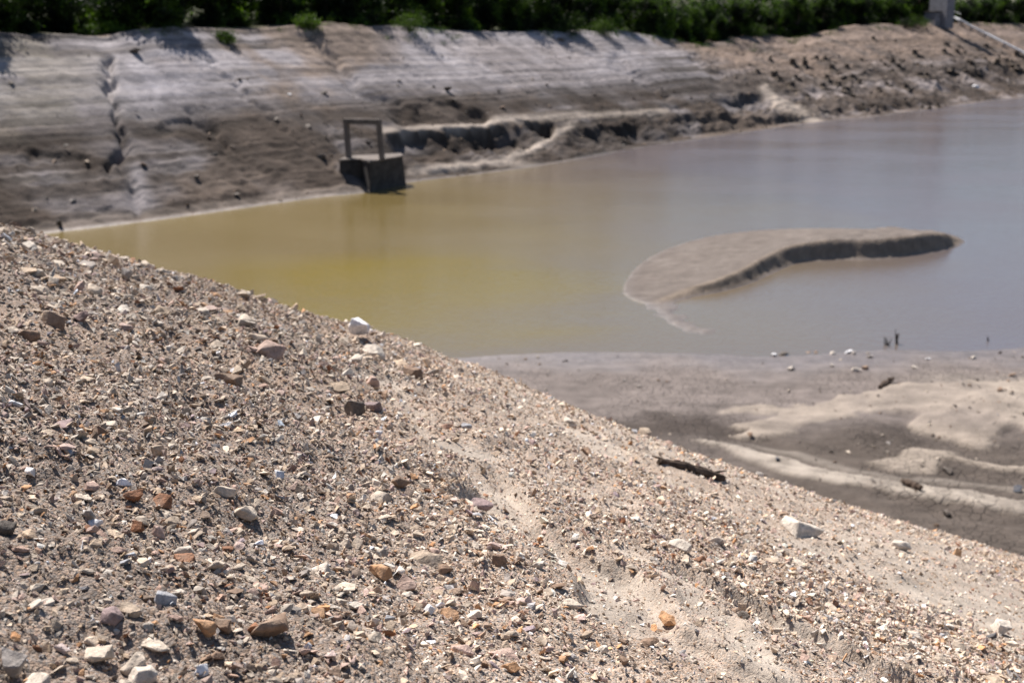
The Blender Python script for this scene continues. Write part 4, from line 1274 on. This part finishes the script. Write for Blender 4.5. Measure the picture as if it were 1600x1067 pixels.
mud_stone(1428, 574, 9, 'pale', 'small pale stone above the sandy ridge')
mud_stone(1583, 585, 14, 'brown', 'brown stone on top of the sandy mound')
mud_stone(1560, 607, 14, 'brown', 'brown stone on the face of the sandy mound')
mud_stone(1174, 677, 12, 'brown', 'brown stone on the pale mud tongue')
mud_stone(1214, 715, 13, 'charcoal', 'small black block on the pale cracked ledge of mud')
mud_stone(1300, 704, 8, 'dark', 'small dark stone on the dark mud above the ledge')
mud_stone(1480, 735, 18, 'dark', 'dark flat stone on the light mud ridge')
mud_stone(1480, 800, 20, 'dark', 'dark clod under the pale cracked ledge')
mud_stone(1592, 763, 20, 'charcoal', 'black stone on the mud at the frame edge')

def wood(name, p, q, r0, label, cat, seed, bend=0.05, splinters=3, mat=m_drift):
    r = random.Random(seed)
    p, q = Vector(p), Vector(q); L = (q - p).length
    root = empty(name, p, label=label, category=cat)
    n = 9
    pts = []; rad = []
    for i in range(n):
        t = i / (n - 1)
        pts.append((q - p) * t + Vector((0, r.uniform(-1, 1), r.uniform(-1, 1))) * bend * L * math.sin(math.pi * t) * 0.6)
        rad.append(r0 * (0.55 + 0.75 * math.sin(math.pi * (0.12 + 0.76 * t)) ** 1.0) * r.uniform(0.8, 1.2))
    mb = MB(); mb.tube(pts, rad, 9)
    for v in mb.bm.verts:
        v.co += Vector((r.uniform(-1, 1), r.uniform(-1, 1), r.uniform(-1, 1))) * r0 * 0.22
    obj('trunk', mb.mesh('trunk'), mat, root)
    for k in range(splinters):
        t = r.uniform(0.15, 0.9); s = (q - p) * t + Vector((0, 0, r0 * 0.4))
        e = s + (q - p).normalized() * r.uniform(-.3, .3) * L + Vector((r.uniform(-.4, .4), r.uniform(-.4, .4), r.uniform(0.2, 0.9))) * r0 * 2.0
        mb = MB(); mb.tube([s, (s + e) / 2 + Vector((0, 0, r0 * .2)), e], [r0 * 0.4, r0 * 0.3, r0 * 0.1], 6)
        obj('splinter', mb.mesh('splinter'), mat, root)
    return root
a = ground_px(1030, 726); c = ground_px(1128, 750)
wood('driftwood_log', (a[0], a[1], a[2] + 0.02), (c[0], c[1], c[2] + 0.012), 0.026, 'splintered dark driftwood log lying on the upper right of the gravel slope', 'driftwood', 3, 0.05, 9)
a = mud_at_px(1372, 607); c = mud_at_px(1392, 596)
wood('driftwood_stick', a + np.array([0, 0, .05]), c + np.array([0, 0, .12]), 0.07, 'short dark stick on the tip of the sandy ridge by the water', 'driftwood', 5, 0.05, 2)
a = mud_at_px(1406, 756); c = mud_at_px(1442, 766)
wood('driftwood_stick', a + np.array([0, 0, .08]), c + np.array([0, 0, .06]), 0.06, 'dark stick lying along the pale cracked mud ledge', 'driftwood', 6, 0.05, 2)

def twigs(u, v, hpx, n, spread, label, seed):
    r = random.Random(seed)
    x, y = at(u, v, 0.0); x = float(x); y = float(y)
    hgt = hpx / FPX * y * 1.03
    root = empty('dead_twig_clump', (x, y, -0.1), label=label, category='twigs')
    for k in range(n):
        b0 = Vector((r.uniform(-1, 1) * spread * .4, r.uniform(-1, 1) * spread * .4, 0))
        tip = b0 + Vector((r.uniform(-1, 1) * spread, r.uniform(-1, 1) * spread, (hgt + .1) * r.uniform(0.6, 1.0)))
        midp = (b0 + tip) / 2 + Vector((r.uniform(-1, 1), r.uniform(-1, 1), 0)) * spread * 0.15
        mb = MB(); mb.tube([b0, midp, tip], [0.028, 0.022, 0.010], 5)
        obj('twig', mb.mesh('twig'), m_twig, root)
twigs(1402, 537, 24, 6, 0.10, 'taller clump of dead twigs standing in the shallow water', 1)
twigs(1386, 538, 14, 5, 0.16, 'lower leaning clump of dead twigs left of the taller one', 2)
twigs(1544, 532, 10, 2, 0.04, 'single short twig standing in the water near the frame edge', 3)

# ================================================================== TREES
def leaf_cloud(seed, lobes, n_clump, n_leaf, leaf, squash=0.8):
    """crown: leaf-sized faces gathered in clumps spread through several lobes"""
    r = np.random.default_rng(seed)
    V = []
    for (cx_, cy_, cz_, rx, rz) in lobes:
        k = max(6, int(n_clump * rx))
        d = r.normal(size=(k, 3)); d /= np.linalg.norm(d, axis=1)[:, None]
        rad = r.uniform(0.35, 1.0, (k, 1)) ** 0.6
        cen = np.array([cx_, cy_, cz_]) + d * rad * np.array([rx, rx, rz])
        for c0 in cen:
            m = int(n_leaf * r.uniform(0.6, 1.4))
            p = c0 + r.normal(size=(m, 3)) * np.array([0.30, 0.30, 0.22])
            a = r.normal(size=(m, 3)); a /= np.linalg.norm(a, axis=1)[:, None]
            b_ = np.cross(a, r.normal(size=(m, 3))); b_ /= np.linalg.norm(b_, axis=1)[:, None]
            s = leaf * r.uniform(0.6, 1.3, (m, 1))
            quad = np.stack([p - a * s, p + b_ * s * 0.45, p + a * s, p - b_ * s * 0.45], 1)
            V.append(quad.reshape(-1, 3))
    V = np.concatenate(V)
    F = np.arange(len(V)).reshape(-1, 4)
    return V, F
def trunk_mesh(seed, h, r0):
    r = random.Random(seed)
    mb = MB()
    top = Vector((r.uniform(-.3, .3), r.uniform(-.3, .3), h * 0.75))
    mb.tube([(0, 0, -0.4), (0.03, 0, 0.3), top * 0.5 + Vector((r.uniform(-.12, .12), 0, 0)), top], [r0 * 1.4, r0, r0 * 0.7, r0 * 0.25], 8)
    for k in range(5):
        t = r.uniform(0.3, 0.8); s = top * t
        e = s + Vector((r.uniform(-1, 1), r.uniform(-1, 1), r.uniform(0.3, 0.9))) * h * 0.28
        mb.tube([s, (s + e) / 2 + Vector((0, 0, 0.1)), e], [r0 * 0.45, r0 * 0.3, r0 * 0.1], 6)
    return mb.mesh('trunk', smooth=True)
tree_kinds = []
for k in range(6):
    r = random.Random(40 + k)
    h = r.uniform(4.4, 6.0)
    lobes = [(0, 0, h * 0.62, r.uniform(1.3, 1.7), h * 0.36)]
    for q in range(6):
        a = r.uniform(0, 6.28); dd = r.uniform(0.7, 1.4)
        lobes.append((dd * math.cos(a), dd * math.sin(a), r.uniform(0.8, h * 0.8), r.uniform(0.6, 1.1), r.uniform(0.5, 1.0)))
    for q in range(4):
        a = q * 1.57 + r.uniform(0, 1)
        lobes.append((0.9 * math.cos(a), 0.9 * math.sin(a), r.uniform(0.35, 0.7), 0.8, 0.5))
    V, F = leaf_cloud(60 + k, lobes, 20, 42, 0.15)
    cm_ = mesh_from('crown', V, F, smooth=False); cm_.materials.append(m_leaf)
    tm = trunk_mesh(80 + k, h, 0.14); tm.materials.append(m_bark)
    tree_kinds.append((cm_, tm))
tr_rng = random.Random(5)
edge_x, edge_y, edge_z = bank_point(np.arange(NCOL).astype(float), np.full(NCOL, 1.06))
eu, ev = proj(edge_x, edge_y, edge_z)
pos = 0; cols = []
last = None
for j in range(NCOL):
    if eu[j] < -330 or eu[j] > 1760:
        continue
    if last is None or math.hypot(edge_x[j] - last[0], edge_y[j] - last[1]) > gap:
        cols.append(j); last = (edge_x[j], edge_y[j]); gap = tr_rng.uniform(2.6, 3.8)
def in_frame(x, y, z):
    u, v = proj(x, y, z)
    return -60 < u < 1660
n_tree = 0
TLM = [(-400, 'at the left frame edge'), (60, 'left of the tall gully'), (130, 'directly above the tall gully'), (215, 'just right of the tall gully'), (320, 'above the pale fan of the bank'), (410, 'up the bank left of the intake'),
       (500, 'above the brown streak of the bank'), (590, 'straight above the intake frame'), (680, 'above the start of the path'), (770, 'above the middle of the path'), (850, 'left of the light shrub pair'),
       (915, 'behind the light shrub pair'), (980, 'right of the light shrub pair'), (1060, 'where the pale face ends'), (1140, 'above the first stumps'), (1220, 'left of the valley notch'), (1260, 'behind the valley notch'),
       (1320, 'right of the valley notch'), (1390, 'well left of the control tower'), (1440, 'beside the control tower'), (1500, 'behind the inclined rail'), (1560, 'right of the inclined rail'), (1610, 'at the right frame edge')]
def tree_words(u):
    return min(TLM, key=lambda q: abs(q[0] - u) if q[0] > -300 else (0 if u < 20 else 999))[1]
tower_xy = (tb[0], tb[1])
for idx, j in enumerate(cols):
    back = tr_rng.uniform(0.6, 5.4)
    x, y = edge_x[j] + NX[j] * back, edge_y[j] + NY[j] * back
    if math.hypot(x - tower_xy[0] - 0.4, y - tower_xy[1] - 1.5) < 3.6 or (abs(proj(x, y, 10)[0] - 1462) < 40 and y < tower_xy[1] + 4):
        continue
    z = bank_z(x, y)
    cme, tme = tree_kinds[tr_rng.randrange(6)]
    t = empty('tree', (x, y, z - 0.1), label='dark green leafy tree on the bank top ' + tree_words(float(proj(x, y, z)[0])), category='tree', group='bank-top trees ' + tree_words(float(proj(x, y, z)[0])))
    s = tr_rng.uniform(0.8, 1.25)
    t.scale = (s, s, s * tr_rng.uniform(0.9, 1.15)); t.rotation_euler = (0, 0, tr_rng.uniform(0, 6.28))
    obj('trunk', tme, None, t); obj('crown', cme, None, t)
    n_tree += 1
# the wood behind the front row, one mass
WV = []; WF = []; nb = 0
for row, (b0, b1, step) in enumerate(((4.5, 6.5, 3), (8, 11, 4))):
    for j in cols[::2] if row else cols:
        bk = tr_rng.uniform(b0, b1)
        x, y = edge_x[j] + NX[j] * bk, edge_y[j] + NY[j] * bk
        if math.hypot(x - tower_xy[0] - 0.4, y - tower_xy[1] - 1.5) < 4.2:
            continue
        z = bank_z(x, y)
        h = tr_rng.uniform(4.6, 6.2) + row * 0.8
        V, F = leaf_cloud(int(j) + 7 * row, [(0, 0, h * 0.55, 1.7, h * 0.45), (tr_rng.uniform(-1, 1), tr_rng.uniform(-1, 1), h * .35, 1.6, h * .3)], 12, 22, 0.24)
        WV.append(V + np.array([x, y, z])); WF.append(F + nb); nb += len(V)
obj('woodland', mesh_from('woodland', np.concatenate(WV), np.concatenate(WF), smooth=False), m_leaf, kind='stuff',
    label='dark woodland massed behind the front row of trees', category='woodland')

# weeds straggling down from the wood over the lip of the bank
WV = []; WF = []; nb = 0
lipm = ((TT > 0.90) & (TT < 1.12)).ravel()
wgt = np.where(lipm, sstep(-0.05, 0.45, fbm(SS * 0.22, TT * 7, 49, 3)).ravel() * (0.25 + sstep(0.94, 1.04, TT).ravel() * 2.0), 0) * np.hypot(BX, BY).ravel()
for q, i in enumerate(rng.choice(BX.size, 420, p=wgt / wgt.sum())):
    h = tr_rng.uniform(0.15, 0.55)
    V, F = leaf_cloud(5000 + q, [(0, 0, h * 0.5, h * 0.8, h * 0.5)], 4, 9, 0.10)
    V = (V - np.array([0, 0, h * .5])) * np.array([0.6, 0.6, 0.6]) + np.array([0, 0, h * .4])
    WV.append(V + np.array([BX.flat[i], BY.flat[i], BZ.flat[i]])); WF.append(F + nb); nb += len(V)
obj('weeds', mesh_from('weeds', np.concatenate(WV), np.concatenate(WF), smooth=False), m_leaf_light, kind='stuff',
    label='low weeds straggling over the lip of the far bank', category='weeds')

# shrubs on the lip
def shrub(u, v, wpx, label, group=None, light=True, seed=0):
    g, _ = bank_at_px(u, v)
    d = math.hypot(g[0], g[1]); wd = wpx / FPX * d
    V, F = leaf_cloud(300 + seed, [(0, 0, wd * 0.28, wd * 0.45, wd * 0.3), (wd * .2, 0, wd * .2, wd * .3, wd * .2), (-wd * .2, 0, wd * .18, wd * .28, wd * .2)], 26 / max(wd * .45, .4), 26, 0.10)
    t = empty('shrub', (g[0], g[1], g[2] - 0.05), label=label, category='shrub')
    if group: t['group'] = group
    me = mesh_from('foliage', V * np.array([1, 1, 1]), F, smooth=False)
    obj('foliage', me, m_leaf_light if light else m_leaf, t)
    mb = MB()
    for k in range(4):
        mb.tube([(0, 0, -0.1), (random.uniform(-.2, .2) * wd, random.uniform(-.2, .2) * wd, wd * .3)], [0.03, 0.012], 5)
    obj('stem', mb.mesh('stem'), m_bark, t)
shrub(893, 52, 58, 'light green shrub at the top of the pale bank, larger of the pair', seed=1)
shrub(942, 54, 44, 'light green shrub at the top of the pale bank, smaller of the pair', seed=2)
shrub(1432, 42, 34, 'light green shrub in front of the control tower annex', seed=3)
shrub(1415, 44, 26, 'low dark shrub left of the light shrub by the control tower', light=False, seed=4)
shrub(25, 48, 46, 'dark shrub at the top of the bank by the left frame edge', light=False, seed=5)
shrub(75, 50, 38, 'light shrub at the top of the bank near the left frame edge', seed=6)
shrub(350, 62, 16, 'tiny green tuft on the bank below the tree shadow', seed=7)
shrub(140, 56, 18, 'tiny green tuft on the bank lip above the tall gully', seed=8)
shrub(1270, 50, 40, 'light shrub at the mouth of the valley notch', seed=9)
shrub(1075, 52, 30, 'light shrub at the top of the bank where the pale face ends', seed=10)
shrub(640, 48, 56, 'bright green shrub among dark trees above the middle of the bank', seed=11)
for k, (u, v, wp, lab) in enumerate([
    (150, 46, 46, 'bright green shrub at the bank top above the tall gully'), (128, 44, 40, 'bright green shrub just left of the one above the tall gully'),
    (255, 48, 40, 'bright green shrub at the bank top between the tall gully and the intake'), (412, 46, 34, 'narrow bright green shrub up the bank from the intake, left of it'),
    (480, 50, 36, 'bright green shrub above the brown streak of the bank'), (720, 48, 40, 'bright green shrub right of the one above the middle of the bank'),
    (800, 50, 34, 'bright green shrub left of the light shrub pair'), (1010, 54, 40, 'bright green shrub right of the light shrub pair'),
    (1120, 58, 42, 'bright green shrub above the first stumps'), (1180, 64, 40, 'bright green shrub by the valley notch, left side'),
    (1300, 48, 60, 'wide bright green shrub on the far side of the valley notch'), (1350, 44, 50, 'bright green shrub right of the wide one past the valley notch'),
    (1395, 42, 40, 'bright green shrub left of the low dark shrub by the tower'), (1520, 36, 36, 'bright green shrub behind the inclined rail'),
    (1560, 40, 40, 'bright green shrub right of the inclined rail top')]):
    shrub(u, v - 7, wp * 0.85, lab, seed=20 + k, light=(k % 3 != 2))
if __import__('os').environ.get('SCENE_STATS'):
    import sys
    sys.stderr.write('STATS tris %d\n' % (sum(len(o.data.polygons) for o in bpy.data.objects if o.type == 'MESH')))
